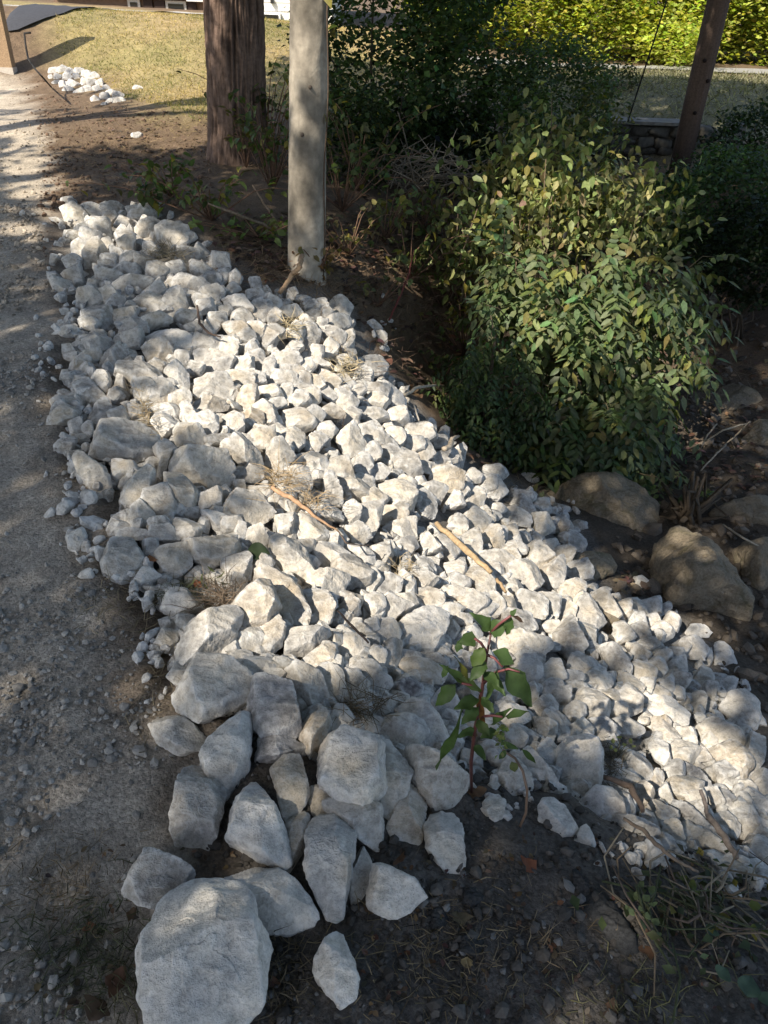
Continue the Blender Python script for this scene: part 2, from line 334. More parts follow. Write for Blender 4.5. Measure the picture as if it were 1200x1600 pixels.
# ---- stones measured in the photograph: tile origin, then outlines (P) with their labels and rough ellipses (E: cx cy w h turn), 4 units to a photo pixel
STONES = [
((0,0,1),[
 ("biggest pale grey stone, heavy and blunt, lying frontmost at the near tip of the pile","222,1490 258,1400 335,1352 350,1350 392,1408 424,1485 405,1565 370,1605 245,1605 226,1560"),
 ("lone pale stone lying apart on the dark soil in front of the pile","492,1500 505,1475 528,1458 540,1468 543,1492 559,1525 555,1555 535,1573 510,1545 492,1515"),
 ("broad rounded grey stone perched on the upper shaded rim of the pile","264,730 275,702 300,690 325,695 350,705 366,728 345,757 318,768 285,742"),
],""),
((75,300,4),[],"128 58 75 55 0,170 145 155 130 10,290 112 130 70 15,400 105 130 75 10,525 108 65 55 -20,565 140 115 75 -20,610 115 90 70 30,595 185 75 60 -25,470 192 95 85 5,385 165 80 80 10,60 185 95 40 15,330 215 170 100 30,270 290 140 110 10,190 350 80 95 0,365 330 75 75 10,640 235 165 110 -10,780 270 170 130 15,885 285 65 60 0,500 270 150 80 15,485 330 175 115 15,425 380 100 75 30,290 405 150 170 0,400 420 110 70 30,375 460 120 50 15,640 365 130 85 0,525 420 110 80 -10,630 440 175 110 5,515 490 150 90 20,380 540 180 140 30,525 585 210 125 10,180 515 145 110 10,150 430 110 70 0,40 425 65 70 -50,100 600 145 110 25,260 665 150 125 -10,275 570 60 55 0,380 645 110 90 15,430 690 110 80 10,880 395 120 110 0,960 380 110 120 20,690 500 140 110 10,790 485 130 85 -5,930 490 200 75 15,1080 455 150 110 20,1015 555 120 80 5,1085 545 80 110 30,1170 540 70 90 0,880 575 200 110 5,780 570 110 70 0,690 615 140 110 0,795 695 150 170 0,1010 645 150 110 -20,910 650 80 60 0,1165 610 80 70 0,985 725 110 110 -20,880 780 150 90 0,655 720 220 120 15,670 800 190 95 8,480 770 150 80 0,520 830 170 110 0,330 780 200 110 20,250 820 120 70 0,100 840 120 60 0,120 875 150 50 -5,1050 800 110 120 20,1020 850 110 90 0,900 840 80 60 0"),
((300,400,4),[
 ("flat-topped pale stone wedged in the upper pile below the grey trunk","180,255 320,245 385,320 370,350 290,350 215,310"),
],"285 170 100 150 5,390 185 110 80 5,180 130 80 90 30,115 155 120 80 5,40 180 90 90 0,190 215 70 50 10,110 240 140 100 -10,60 275 110 60 0,85 325 100 80 -20,310 405 140 100 -5,395 405 60 45 10,215 340 80 60 20,400 255 120 90 10,430 345 120 120 20,500 300 90 100 0,520 385 70 90 30,625 345 150 70 10,625 235 60 65 0,690 265 90 45 10,740 300 110 50 0,780 330 170 100 -35,840 355 75 70 0,930 320 130 130 10,910 420 120 110 0,805 425 100 70 20,720 415 110 80 0,870 505 130 130 10,955 530 95 120 30,730 500 110 140 0,650 480 90 100 0,785 600 90 120 0,860 585 90 120 0,640 570 90 70 0,510 500 120 150 30,405 465 140 90 15,270 480 150 110 10,350 510 160 80 5,130 420 150 120 20,30 440 80 70 0,150 645 220 140 5,330 690 110 110 20,385 600 110 130 20,410 660 130 150 10,180 560 170 80 15,270 765 190 150 15,480 700 80 120 0,375 755 90 80 0,600 640 150 100 5,610 700 150 80 0,720 690 90 90 0,590 770 200 90 5,490 850 150 80 10,750 790 140 90 20,855 770 180 100 40,800 670 140 50 15,930 790 150 80 15,1075 770 100 130 0,1135 690 130 110 0,1145 840 140 120 0,975 610 70 60 20,950 650 100 60 0,850 860 130 80 0,960 860 110 90 10,600 850 110 100 30,690 850 120 90 0,1035 850 80 80 0,1140 440 110 65 0,1180 520 70 80 0"),
((75,500,4),[
 ("long slanting bluish stone with a pointed end on the road edge of the pile","260,300 440,140 540,130 545,220 520,280 380,330 290,320"),
 ("tan domed stone under the long cracked slab in the upper pile","585,165 640,130 740,125 800,240 740,270 620,265"),
 ("upright pointed white stone standing in the edge of the sunlight","715,340 780,260 830,250 880,350 890,465 800,430"),
 ("roundish pale stone at the sunny fringe above the big grey block","640,630 700,535 760,540 830,620 800,680 720,725"),
 ("square bright stone with a dark crack at its upper corner","915,350 1000,325 1110,330 1180,460 1150,515 1040,490 925,480"),
 ("five-sided pale stone beside the roundish stone at the sunny fringe","865,635 980,550 1060,600 1060,690 1000,720"),
 ("leaning flat grey slab on the gravel at the road edge","150,385 240,350 370,490 280,560 240,570"),
 ("chunky grey stone set out on the gravel above a similar split one","15,500 120,430 190,460 190,530 130,555 40,550"),
 ("big grey block with a flat top, largest at the road edge","330,645 560,655 690,710 660,830 510,895 270,850 280,810"),
 ("long pale slab with a thin crack lying level in the upper pile","570,70 700,45 900,70 930,110 880,190 780,180 620,110"),
],"105 75 170 50 -10,315 125 170 130 -30,545 110 130 110 40,255 235 150 80 -20,200 290 70 70 20,670 305 130 90 10,575 260 60 60 0,960 165 160 120 10,1045 250 220 130 8,1130 180 130 120 0,1155 70 110 80 0,840 250 80 110 0,920 300 90 80 0,710 435 160 150 40,585 445 170 150 10,820 500 110 120 20,880 575 80 120 -20,1020 530 220 110 5,1160 640 120 120 0,1090 745 210 60 -5,870 720 250 130 10,560 340 220 130 10,440 400 110 100 10,335 395 120 100 40,105 610 190 110 -15,325 570 130 150 10,430 475 90 80 10,450 610 150 110 0,540 570 90 100 0,250 680 65 80 0,170 670 110 90 -20,110 780 140 110 -30,730 840 120 130 -30"),
((75,700,4),[
 ("long dusty stone half sunk in the gravel, pointing downhill","150,60 190,10 360,140 400,230 340,365 280,330 240,280 250,200"),
 ("tall grey stone leaning below the big grey block","480,230 610,110 665,150 670,240 620,350 500,375 450,330"),
 ("wedge-shaped grey stone resting under the tall leaning one","565,310 665,415 600,485 470,480 490,410"),
 ("narrow grey stone jammed upright behind the tall leaning stone","700,30 790,0 770,80 700,220 670,170"),
 ("banded grey stone standing on end under the broad rounded stone","730,150 830,165 950,280 920,350 820,450 770,380 730,260"),
 ("thin pale slab slanting from shade into sun above the flat lit slab","885,365 1000,385 1180,445 1190,510 1060,505 930,420"),
 ("flat lit slab with dark pits beside a clump of weeds","860,580 1000,510 1190,510 1220,600 1180,690 1050,730 960,720 890,660"),
 ("round-shouldered dusty stone at the road edge with a brown leaf on it","335,700 400,560 500,545 590,640 605,720 530,800 460,850 360,800"),
 ("smooth grey stone with a shaded hollow, next to the brown leaf","670,660 720,610 880,590 895,720 830,790 720,760"),
 ("small white stone lying at the foot of the round-shouldered one","530,800 600,740 720,790 700,815 600,855 530,840"),
],"470 140 150 110 20,700 350 170 210 -20,1040 330 170 160 20,875 490 150 160 -30,540 540 220 90 12,700 490 180 100 10,740 550 170 110 10,640 630 90 110 0,180 570 90 150 10,235 615 50 70 0,640 885 120 40 5,1110 290 80 90 0,1120 200 70 80 0"),
((350,725,4),[
 ("large oval grey stone at the sun line below the broad rounded one","5,260 70,175 190,190 320,310 240,375 150,380 60,340"),
 ("shaded grey-brown stone tucked above the large oval one","80,60 150,0 240,40 250,80 200,115 90,105"),
 ("blunt sunlit stone at the lower end of the dry weed stalk","430,370 490,300 660,400 630,490 520,480 440,440"),
 ("big slanting sunlit stone next to the green leaf","290,480 340,440 470,500 590,650 570,700 500,725 380,680 290,650"),
 ("white oval stone outlined by dark gaps in the middle of the pile","555,540 580,495 720,500 800,570 740,630 640,650 580,610"),
 ("white stone joined end to end with the outlined oval one","770,500 860,500 940,560 960,620 900,640 830,590"),
],"225 170 140 100 10,110 140 110 70 10,30 190 80 80 0,50 375 140 80 0,115 420 70 110 0,235 440 170 140 10,385 370 140 120 0,500 500 110 90 20,1030 550 180 210 20,790 340 120 160 0,840 450 170 120 20,720 460 90 90 0,920 340 190 200 10,660 180 150 220 10,640 290 190 190 0,810 150 180 150 15,880 130 110 140 0,430 110 200 150 10,345 250 110 120 0,430 270 100 90 0,1080 210 190 190 0,1070 320 200 140 0,1110 410 220 100 5,950 230 130 110 0,1150 520 120 150 0,960 50 110 80 0,1130 130 110 90 0,740 40 160 170 0,600 30 140 130 0,800 680 200 170 15,640 740 220 170 -10,610 850 200 120 0,1000 740 190 140 5,910 720 110 130 0,80 650 170 140 -10,60 750 150 110 0,240 620 110 90 0,800 850 130 150 0,940 870 110 110 0,1130 860 140 120 0"),
((225,900,4),[
 ("pale loaf-shaped stone jutting onto the gravel beside dry weeds","90,160 150,60 270,85 400,125 380,180 200,235 110,215"),
 ("small squarish stone alone on the gravel left of the big lit wedge","60,430 100,340 220,330 200,440 150,470"),
 ("big lit wedge-shaped stone at the road edge, half in shadow","150,520 280,310 430,225 580,200 605,260 560,380 460,485 330,520 200,560"),
 ("yellowish sunlit stone with a slanting ridge","530,190 680,60 790,60 850,200 720,370 650,415 590,330"),
 ("great smooth sunlit stone behind the yellowish ridged one","660,40 740,-60 890,0 960,70 1025,200 1020,300 890,285 800,150"),
 ("rough upright stone standing in front of the yellowish one","705,390 760,270 830,230 880,320 860,430 800,480 710,455"),
 ("triangular sunlit slab with a dark shadow on its road side","890,300 1100,320 1180,350 1100,440 910,530 885,480"),
 ("smooth buff stone behind the triangular slab","1020,100 1140,90 1195,180 1170,280 1090,320 1030,300"),
 ("pale peaked stone above the big bluish boulder-like stone","520,540 580,410 640,420 700,520 710,590 680,650 600,590"),
 ("squat pale stone between the peaked stone and the round grey one","700,460 800,480 850,560 830,625 720,635"),
 ("big bluish stone with a rounded top at the shaded road edge","185,760 280,640 330,530 450,540 640,600 670,660 660,740 540,820 350,895 240,840"),
 ("round dark grey stone next to the big bluish one","668,820 680,670 780,635 880,660 1000,790 1015,900 940,990 860,1015 730,985 690,920"),
 ("grey stone with a diagonal shadow edge behind the round dark one","855,620 990,550 1080,590 1150,740 1100,830 1020,820 940,720"),
 ("brownish flat stone under the triangular slab","980,520 1150,405 1200,430 1200,540 1080,560"),
 ("long grey stone on edge in the shaded row","1085,560 1160,540 1230,600 1210,760 1130,720"),
],"265 290 110 90 0,440 515 160 60 0,230 600 130 110 -30,540 430 100 130 0,1090 870 150 110 5"),
((500,900,4),[
 ("broad pale block at the sun line, widest in the middle of the pile","490,300 620,210 740,190 800,240 790,350 720,460 600,450 480,440"),
 ("rounded wedge of stone beside the broad pale block","315,400 370,240 450,240 510,340 480,440 400,430"),
 ("upright buff stone between two dark gaps","135,150 200,85 260,180 255,300 190,340 100,320"),
 ("grey stone with a white peak in the shaded hollow","265,490 340,430 420,480 400,550 310,545"),
 ("long angular grey stone left of the red-stemmed weed","495,540 540,500 680,520 790,600 760,670 600,655 530,610"),
 ("smooth oblong grey stone slanting down in the shaded row","165,550 230,500 330,530 450,660 410,725 330,720 300,650"),
 ("egg-shaped grey stone in the shaded row above the straw","150,580 220,590 310,650 315,740 260,800 180,700"),
 ("tall grey stone leaning in the shaded row beside the egg-shaped one","0,560 60,540 140,600 165,740 140,830 60,800"),
 ("dark purplish stone in the hollow behind the weed","460,690 490,645 560,640 640,680 645,730 570,765 480,750"),
],"460 200 200 130 -10,680 140 200 110 0,830 210 140 110 10,860 120 150 100 0,330 170 130 160 0,330 300 90 100 0,420 80 170 150 0,560 70 110 120 0,660 40 140 110 0,860 30 120 80 0,1020 50 180 140 0,1000 180 150 130 0,900 270 120 80 0,220 430 180 130 15,440 480 130 150 30,540 490 140 60 10,720 515 190 70 8,420 810 190 80 -25"),
((500,1075,4),[
 ("pale stone with a flat face behind the big pitted one","45,150 90,100 160,110 245,190 220,260 150,275 70,260"),
 ("small pale stone between the flat-faced one and the white angular one","225,230 270,170 350,170 400,210 360,280 250,260"),
 ("white angular stone sitting on top above a dark gap","370,265 430,175 560,160 650,220 670,280 620,340 470,360 390,310"),
 ("large grey stone lying behind the white angular one","480,150 590,65 720,140 830,300 840,380 720,390 640,300 560,200"),
 ("big pitted white stone riding high over its neighbours near the front","30,290 150,270 310,310 430,420 440,480 390,560 400,680 290,740 120,680 -10,560 -20,440 20,420"),
 ("grey fluted stone squeezed beside the big pitted one","340,300 430,320 570,540 560,740 460,840 390,760 420,560"),
 ("large bluish stone beneath the long strap leaf of the weed","510,410 630,340 800,430 910,520 930,640 880,730 720,750 700,640 590,580"),
 ("tan stone standing on end in front of the bluish one","575,595 700,620 715,680 650,900 610,970 450,910 430,850 560,720"),
 ("white stone half hidden by the weed's leaves","695,80 760,0 840,40 880,120 820,185 740,170"),
],"1085 750 110 160 20,1165 795 60 60 0,1090 620 60 70 0,960 530 50 70 0,950 420 120 90 20,1065 400 110 120 0,1070 290 110 90 0,980 130 150 180 0,1150 140 110 170 0"),
((425,1250,4),[
 ("ridged stone pointing downward under the big pitted one","330,0 480,-20 680,20 745,180 740,320 680,335 520,190 470,90 340,70"),
 ("pale rough stone at the soil edge, standing on its narrow end","1000,60 1150,40 1190,130 1195,270 1230,440 1200,470 1130,460 970,290 965,170"),
 ("grey stone wedged in the gap between two long upright ones","90,140 200,80 230,120 220,400 235,495 140,490 60,420 110,380"),
 ("tall tapering white stone standing upright at the front edge","215,130 280,65 430,90 510,130 520,190 470,420 490,520 470,690 390,735 320,700 260,530 220,420"),
 ("thin grey stone tucked against the tall tapering one","500,250 540,220 600,340 635,480 580,600 500,680 480,600 480,400"),
 ("blunt white stone with a corner pointing outward on the dark soil","640,420 700,400 780,410 880,480 950,600 850,690 740,735 650,690 600,620"),
 ("broken-edged white stone behind the biggest frontmost stone","-365,390 -270,280 -140,310 -20,390 100,460 180,560 270,700 260,750 120,790 -20,740 -100,760 -120,660 -220,480"),
],""),
((225,1100,4),[
 ("grey rounded oblong stone out on the gravel edge near the front","35,120 80,50 210,70 280,75 400,210 400,260 200,305 100,250 60,180"),
 ("long pale stone behind the loaf-topped upright one at the front","330,360 470,170 560,85 640,80 685,170 660,350 560,520 500,600 400,450"),
 ("loaf-topped upright stone catching a patch of sun at the front","165,780 230,580 250,420 330,370 440,375 540,460 500,600 460,750 410,920 300,950 180,900"),
 ("flat striped grey stone lying crosswise under the round dark one","690,370 690,300 730,220 900,225 1030,260 1040,330 900,370 760,400"),
 ("long pale stone with a pinkish lower end beside a dark gap","525,790 570,590 650,420 740,400 800,450 840,600 880,740 910,900 920,960 870,1010 700,940 530,830"),
 ("short thick stone with a slanting cut foot","795,420 880,330 1000,330 1030,560 970,680 880,720 840,580"),
 ("brownish leaning stone behind the short thick one","950,190 1040,60 1120,40 1160,90 1130,280 1080,390 1030,260"),
],"1090 560 180 240 0"),
((150,1275,4),[
 ("kite-shaped grey stone lying flat on the gravel at the front","140,490 300,240 380,185 660,350 560,430 400,580 250,540"),
],""),
((700,1100,4),[
 ("large round white stone with a grey scraped face","690,290 740,240 840,225 920,260 985,370 985,450 930,520 830,570 720,530 670,420"),
 ("oblong white stone below the large round one","825,660 830,600 930,510 1010,530 1095,600 1095,690 960,705 840,705"),
 ("white angular stone on the soil with a bright broken face","575,640 600,600 660,590 760,670 830,720 800,840 740,900 660,830 580,770"),
 ("smaller white stone leaning against the angular one on the soil","790,860 830,750 890,765 920,880 900,910 780,910"),
 ("grey stone in the weed's shade above bare soil","290,480 370,340 450,380 540,500 545,580 440,625 370,580"),
 ("smooth grey stone sloping down beside the large round white one","450,330 510,270 620,390 700,520 680,570 580,590 540,490"),
 ("bluish stone with a knobby top above the large round white one","560,280 630,195 700,260 690,380 640,395 560,350"),
 ("white stone just past the red-stemmed weed","300,90 360,0 480,10 520,90 400,160 320,130"),
],"470 180 150 130 0,600 150 160 120 10,700 120 160 190 20,780 80 140 150 0,260 310 110 120 0,150 330 130 90 20,270 195 110 100 0,420 220 130 90 0,290 520 50 80 -20,280 650 90 160 -20,368 697 60 55 0,1120 600 100 140 0"),
((775,925,4),[
 ("bright rounded stone with a dark crack along its near side","650,340 740,320 820,400 850,470 840,510 740,520 690,440"),
 ("white stone behind the weed's largest leaf","130,500 170,380 230,385 290,470 290,560 240,620 150,560"),
 ("long pale stone slanting toward the creek","905,660 950,640 1100,660 1200,760 1190,830 1120,850 1010,770 930,740"),
 ("oval stone tucked below the long slanting one","970,790 1020,765 1090,820 1150,890 1140,960 1090,970 1000,870"),
],"70 80 180 140 0,200 80 200 170 0,150 190 200 170 0,170 320 280 130 8,330 90 160 170 10,350 220 110 60 0,440 100 130 150 0,460 300 160 220 -10,560 260 140 170 -20,570 150 200 200 0,660 120 180 200 0,520 60 150 130 0,630 550 190 130 10,550 450 170 140 0,350 500 130 120 0,470 540 120 90 0,480 590 170 90 10,360 610 120 110 0,430 650 130 100 0,310 720 150 130 0,410 800 160 140 0,500 760 140 190 0,590 730 200 180 20,710 670 160 130 0,820 690 170 150 10,840 570 150 100 25,640 860 200 120 0,800 840 200 110 0,720 30 110 70 0,870 100 150 120 20,960 90 120 140 10,1050 100 90 90 0,790 260 110 150 -30,895 260 140 90 0,980 200 120 110 0,1090 190 110 110 0,1040 250 120 110 0,950 320 120 70 20,890 380 130 80 15,1170 340 70 80 0,1120 380 90 60 0,1040 410 110 80 0,1000 470 120 110 20,1140 460 130 110 0,930 490 130 110 0,1150 560 100 110 0,1060 590 90 100 0,1010 630 150 80 10,1130 630 110 70 10,940 600 130 100 0"),
((900,900,4),[
 ("white block standing alone on the dark creek bed","868,420 910,402 965,450 1000,540 960,585 870,580"),
 ("large white stone at the creek side with a shaded flank","905,830 960,740 1060,725 1140,800 1145,880 1120,960 1040,990 1000,900"),
 ("flat white stone under the tan boulder's edge","690,350 720,305 800,300 862,345 830,380 720,380"),
],"220 125 120 80 5,370 190 140 110 20,460 170 110 120 5,555 200 90 80 20,290 200 110 110 0,590 285 120 120 0,715 450 160 110 8,630 480 80 50 0,670 560 210 100 5,660 650 150 110 0,790 630 170 170 -10,920 660 130 140 30,640 740 110 80 5,770 790 170 120 0,840 710 110 110 0,600 620 70 70 0,400 40 80 70 0"),
((900,1100,4),[
 ("egg-shaped white stone in the sun patch by a small weed","440,230 500,195 590,270 595,330 550,375 490,340"),
 ("bright six-sided stone above dead twigs","305,370 360,275 490,350 470,470 410,490 310,430"),
 ("buff stone leaning on the bright six-sided one","430,500 500,405 560,420 560,500 490,555"),
 ("broad smooth grey slab by the creek","740,110 900,80 1010,150 1040,250 960,260 830,250 760,180"),
 ("smooth tan slab with a sunlit face below the grey slab","820,290 940,240 1060,300 1100,390 1040,480 960,460 860,380"),
 ("long dark grey bar-shaped stone lying diagonally","625,370 700,360 820,470 880,520 880,560 790,540 680,460"),
 ("sunlit blunt stone at the end of the dark bar-shaped one","860,530 920,500 1000,560 1035,620 990,680 900,620"),
 ("dark ridged stone lying diagonally over a dark slab","565,620 640,595 760,660 830,750 800,780 680,700"),
 ("grey stone crossed by a fallen stick","840,700 950,665 1040,760 1010,840 920,800"),
 ("white stone at the frame edge beside the crossed grey one","1040,740 1090,690 1200,740 1220,850 1110,890 1050,830"),
 ("low flat slab half buried in the soil at the pile's foot","150,710 300,680 500,730 515,830 480,900 330,830 200,760"),
],"700 200 140 90 15,330 465 140 80 25,260 400 60 100 0,150 150 120 150 0,1120 350 150 280 0,1170 510 130 150 0,670 530 200 120 0,620 420 110 110 0,680 300 160 140 0,770 330 120 110 0,920 430 140 120 20,1050 540 120 120 30,1090 620 160 110 10,560 560 90 130 -20,320 600 100 130 0,420 560 120 110 25,750 600 120 110 0,840 600 130 150 0,540 670 180 120 5,610 800 120 140 0,790 820 300 120 25,900 840 150 130 0,630 885 110 50 0,240 540 90 90 0,30 180 140 140 0,100 60 150 110 0,250 60 160 110 0"),
((900,1300,4),[
 ("large bluish stone lying among the tangled vine stems","850,210 960,155 1110,200 1170,290 1110,370 960,300"),
 ("small knobbed stone at the edge of the tangled vines","560,110 630,60 680,110 640,165 580,195"),
],"1160 150 120 200 0,1170 30 110 120 0"),
((625,750,4),[
 ("pale block with a squared top beside the driftwood stick","265,490 390,480 410,530 400,630 310,670 300,560"),
 ("half-shaded oval stone with a black gap along its side","75,560 130,470 210,490 235,590 180,690 90,650"),
 ("grey stone resting on the tan boulder slab","945,260 1000,248 1070,270 1060,310 990,335 950,320"),
],"740 120 170 110 -10,880 170 100 100 10,955 195 60 50 0,770 160 110 110 0,740 220 160 110 10,610 190 110 70 15,600 60 110 120 0,690 350 120 110 40,590 340 150 110 20,700 430 150 90 10,870 290 150 140 0,1100 380 120 160 10,840 370 80 80 0,930 420 110 80 0,1030 365 60 60 0,1010 470 140 100 0,830 430 120 90 0,610 500 180 110 15,680 490 110 130 0,790 590 200 170 30,510 660 200 150 10,740 690 180 150 0,620 640 130 60 -30,790 780 150 150 0,300 420 150 130 10,360 290 110 130 0,470 260 170 150 0,460 100 170 170 0,340 130 110 100 0,190 60 150 130 0,170 150 130 150 0,100 130 80 60 0,30 110 150 170 0,70 300 150 130 0,560 370 150 150 0,440 400 130 180 20,470 590 200 140 0,860 490 180 190 30,960 580 170 190 0,30 650 90 180 0,20 780 150 130 0,220 750 200 110 0,330 790 140 110 0,450 760 170 110 0,920 830 150 180 0,1050 830 150 160 0,1120 560 140 110 0,1080 690 150 130 0,200 400 130 130 0,560 780 150 130 0"),
((600,575,4),[
 ("sunlit wedge at the pile's crest above the hanging vines","-20,180 20,85 80,120 135,200 125,250 70,280 0,225"),
],"90 300 120 120 0,150 340 120 90 0,290 380 80 100 0,210 420 190 140 0,170 480 150 100 5,240 520 130 120 0,70 430 120 110 0,150 600 150 120 0,280 620 200 80 15,380 570 130 130 0,460 580 80 180 20,340 450 120 80 30,410 690 190 180 0,280 760 140 110 0,430 820 100 100 0,560 800 180 190 0,490 780 70 80 0,690 660 140 90 5,650 730 110 130 0,910 690 90 55 5,560 680 90 80 0"),
((350,550,4),[
 ("chalky white stone with a stepped face on the pile's crest","880,270 960,195 1010,185 1130,290 1130,340 1070,375 980,300"),
 ("white stone with a sharp prow above a dark gap","560,465 660,430 710,490 640,580 600,540"),
 ("long sunlit stone with a straight shadow line, above the dry weed","-20,590 100,520 200,590 285,720 240,800 160,700"),
 ("white stone with a black cavity on its road side","495,650 560,600 660,650 670,740 570,800 520,740"),
],"205 165 100 70 0,380 180 190 100 0,500 190 80 120 0,560 180 130 120 0,650 180 180 110 40,740 170 130 80 15,870 180 110 130 0,930 90 130 110 0,960 310 130 90 10,650 280 130 120 0,750 310 120 150 10,830 290 70 40 0,290 250 150 90 5,390 280 110 150 0,320 330 100 70 0,480 310 100 110 30,540 280 100 90 0,660 375 150 90 10,160 300 220 130 10,170 410 180 140 30,280 390 180 130 15,70 470 160 150 30,470 410 180 140 30,560 400 140 100 10,810 560 170 190 0,800 410 170 110 -25,900 500 90 110 0,920 380 230 110 15,1000 560 190 110 15,1040 640 120 110 0,930 620 90 90 0,280 530 170 140 0,430 530 150 120 15,590 560 110 140 30,350 640 150 160 0,745 690 170 210 0,870 710 100 140 0,960 740 110 80 0,1080 400 110 90 0,1150 450 130 120 0,1140 590 120 80 0,20 230 130 150 0"),
]

# ------------------------------------------------------------------ stones: rounded polyhedra grown from outlines
import bmesh
def ico(n):
    bm = bmesh.new(); bmesh.ops.create_icosphere(bm, subdivisions=n, radius=1.0)
    V = np.array([v.co[:] for v in bm.verts]); F_ = np.array([[v.index for v in f.verts] for f in bm.faces]); bm.free()
    return V/np.linalg.norm(V, axis=1)[:, None], F_
ICO = {n: ico(n) for n in (1, 2, 3, 4, 5, 6)}
def hull2(P):
    P = sorted(map(tuple, P)); 
    def half(it):
        h = []
        for p_ in it:
            while len(h) > 1 and (h[-1][0]-h[-2][0])*(p_[1]-h[-2][1])-(h[-1][1]-h[-2][1])*(p_[0]-h[-2][0]) <= 0: h.pop()
            h.append(p_)
        return h
    return np.array(half(P)[:-1]+half(P[::-1])[:-1])
def ellipse_poly(w_, h_, rot, g):
    n = g.integers(4, 7); a = np.sort((np.arange(n)+g.uniform(-.36, .36, n))/n*2*math.pi)+g.uniform(0, 1); rr = g.uniform(.92, 1.22, n)
    x = np.cos(a)*rr*w_/2; y = np.sin(a)*rr*h_/2; c, s = math.cos(rot), math.sin(rot)
    return np.stack([x*c-y*s, x*s+y*c], 1)
def rvec0(n, g): v = g.normal(size=(n, 3)); return v/np.linalg.norm(v, axis=1)[:, None]
def gauge(D, N, H, p):
    q_ = np.maximum((D@N.T)/H, 0); m_ = q_.max(1); return ((q_/m_[:, None])**p).sum(1)**(-1/p)/m_
def stone_local(poly, g, sub, p=44, rough=1.0, thick=None):
    """poly: outline (metres) in the stone's own u,v plane; returns verts (u,v,w) and faces"""
    h = hull2(poly); c = h.mean(0); 
    # area centroid keeps every edge in front of the centre
    x, y = h[:, 0], h[:, 1]; x2, y2 = np.roll(x, -1), np.roll(y, -1); cr = x*y2-x2*y; A = cr.sum()/2
    c = np.array([((x+x2)*cr).sum(), ((y+y2)*cr).sum()])/(6*A); h = h-c
    size = math.sqrt(abs(A)); wmin = min(np.ptp(h@np.array([math.cos(a), math.sin(a)])) for a in np.arange(0, 3.2, .2))
    th = thick if thick else 0.5*wmin*(g.uniform(.75, 1.05) if sub >= 5 else g.uniform(.55, .85))
    N = []; H = []
    for i in range(len(h)):
        a, b = h[i], h[(i+1) % len(h)]; e = b-a; n = np.array([e[1], -e[0]]); L = np.linalg.norm(n)
        if L < 1e-6: continue
        n /= L; d = a@n
        if d < 0.02*size: d = 0.02*size
        for s_ in (1, -1):
            t = R(g.uniform(4, 38)) if s_ > 0 else R(g.uniform(5, 30))
            N.append((n[0]*math.cos(t), n[1]*math.cos(t), s_*math.sin(t))); H.append(d*math.cos(t))
    k = g.integers(2, 5)
    t0 = R(g.uniform(0, 22)); a0 = g.uniform(0, 6.28); N.append((math.cos(a0)*math.sin(t0), math.sin(a0)*math.sin(t0), math.cos(t0))); e_ = np.array([math.cos(a0), math.sin(a0)]); H.append(max(th*g.uniform(.6, .9), (h@e_).max()*math.sin(t0)*.97))
    if sub >= 6:   # two broad faces meeting in a ridge
        H[-1] = th*1.3
        for a_ in (a0, a0+math.pi+g.uniform(-.5, .5)):
            t = R(g.uniform(16, 30)); N.append((math.cos(a_)*math.sin(t), math.sin(a_)*math.sin(t), math.cos(t))); e_ = np.array([math.cos(a_), math.sin(a_)]); H.append(max(th*math.cos(t)*g.uniform(.78, .95), (h@e_).max()*math.sin(t)*.97))
    for i in range(k):
        t = R(g.uniform(25, 62)); a_ = a0+math.pi+g.uniform(-1.0, 1.0)+i*6.28/k; N.append((math.cos(a_)*math.sin(t), math.sin(a_)*math.sin(t), math.cos(t)))
        e_ = np.array([math.cos(a_), math.sin(a_)]); reach = (h@e_).max(); H.append(max(reach*math.sin(t)*g.uniform(.55, .8)+th*math.cos(t)*g.uniform(.62, .9), reach*math.sin(t)*g.uniform(.93, 1.0)))
    for i in range(g.integers(2, 5)):   # knocked-off corners
        v_ = g.normal(size=3); v_[2] = abs(v_[2])*.8; v_ /= np.linalg.norm(v_); sup = (h@v_[:2]).max()+th*.55*v_[2]; N.append(tuple(v_)); H.append(max(sup*g.uniform(.78, .92), (h@v_[:2]).max()*g.uniform(.95, 1.0)))
    N.append((0, 0, -1)); H.append(th*.8)
    if sub >= 4:   # flat fracture faces a little below the skin
        E = rvec0(14 if sub < 6 else 22, g); E[:, 2] = np.abs(E[:, 2])+.45; E /= np.linalg.norm(E, axis=1)[:, None]; rd = gauge(E, np.array(N), np.array(H), p)
        Na = np.array(N); dom = np.argmax((E@Na.T)/np.array(H), 1)
        for v_, r_, i_ in zip(E, rd, dom):
            n_ = Na[i_]+g.normal(size=3)*.20; n_ /= np.linalg.norm(n_); N.append(tuple(n_)); H.append(r_*(v_@n_)*g.uniform(.962, .995) if v_@n_ > .15 else 9.)
        p = p*1.6
    D, F_ = ICO[sub]; r = gauge(D, np.array(N), np.array(H), p); V = D*r[:, None]
    off = g.uniform(-50, 50, 3); am = size*rough
    f1 = fbm(V/size*2.2+off, 3); f2 = fbm(V/size*6.0+off, 3)
    rid = 1-np.abs(noise3(V/size*np.array([2.5, 6, 4])+off[::-1]))*2
    ter = np.floor(fbm(V/size*np.array([2.2, 3.4, 2.2])+off[[1, 2, 0]], 2)*2.6)/2.6 if sub >= 5 else 0.0
    V = V+D*(am*(0.022*f1+0.015*f2+0.017*rid+0.020*ter))[:, None]
    return V*1.07, F_, c, size, th
STM = mat_stone()
TINTS = np.array([(.55,.535,.51),(.51,.50,.485),(.47,.465,.46),(.58,.56,.525),(.42,.415,.41),(.53,.495,.44)])
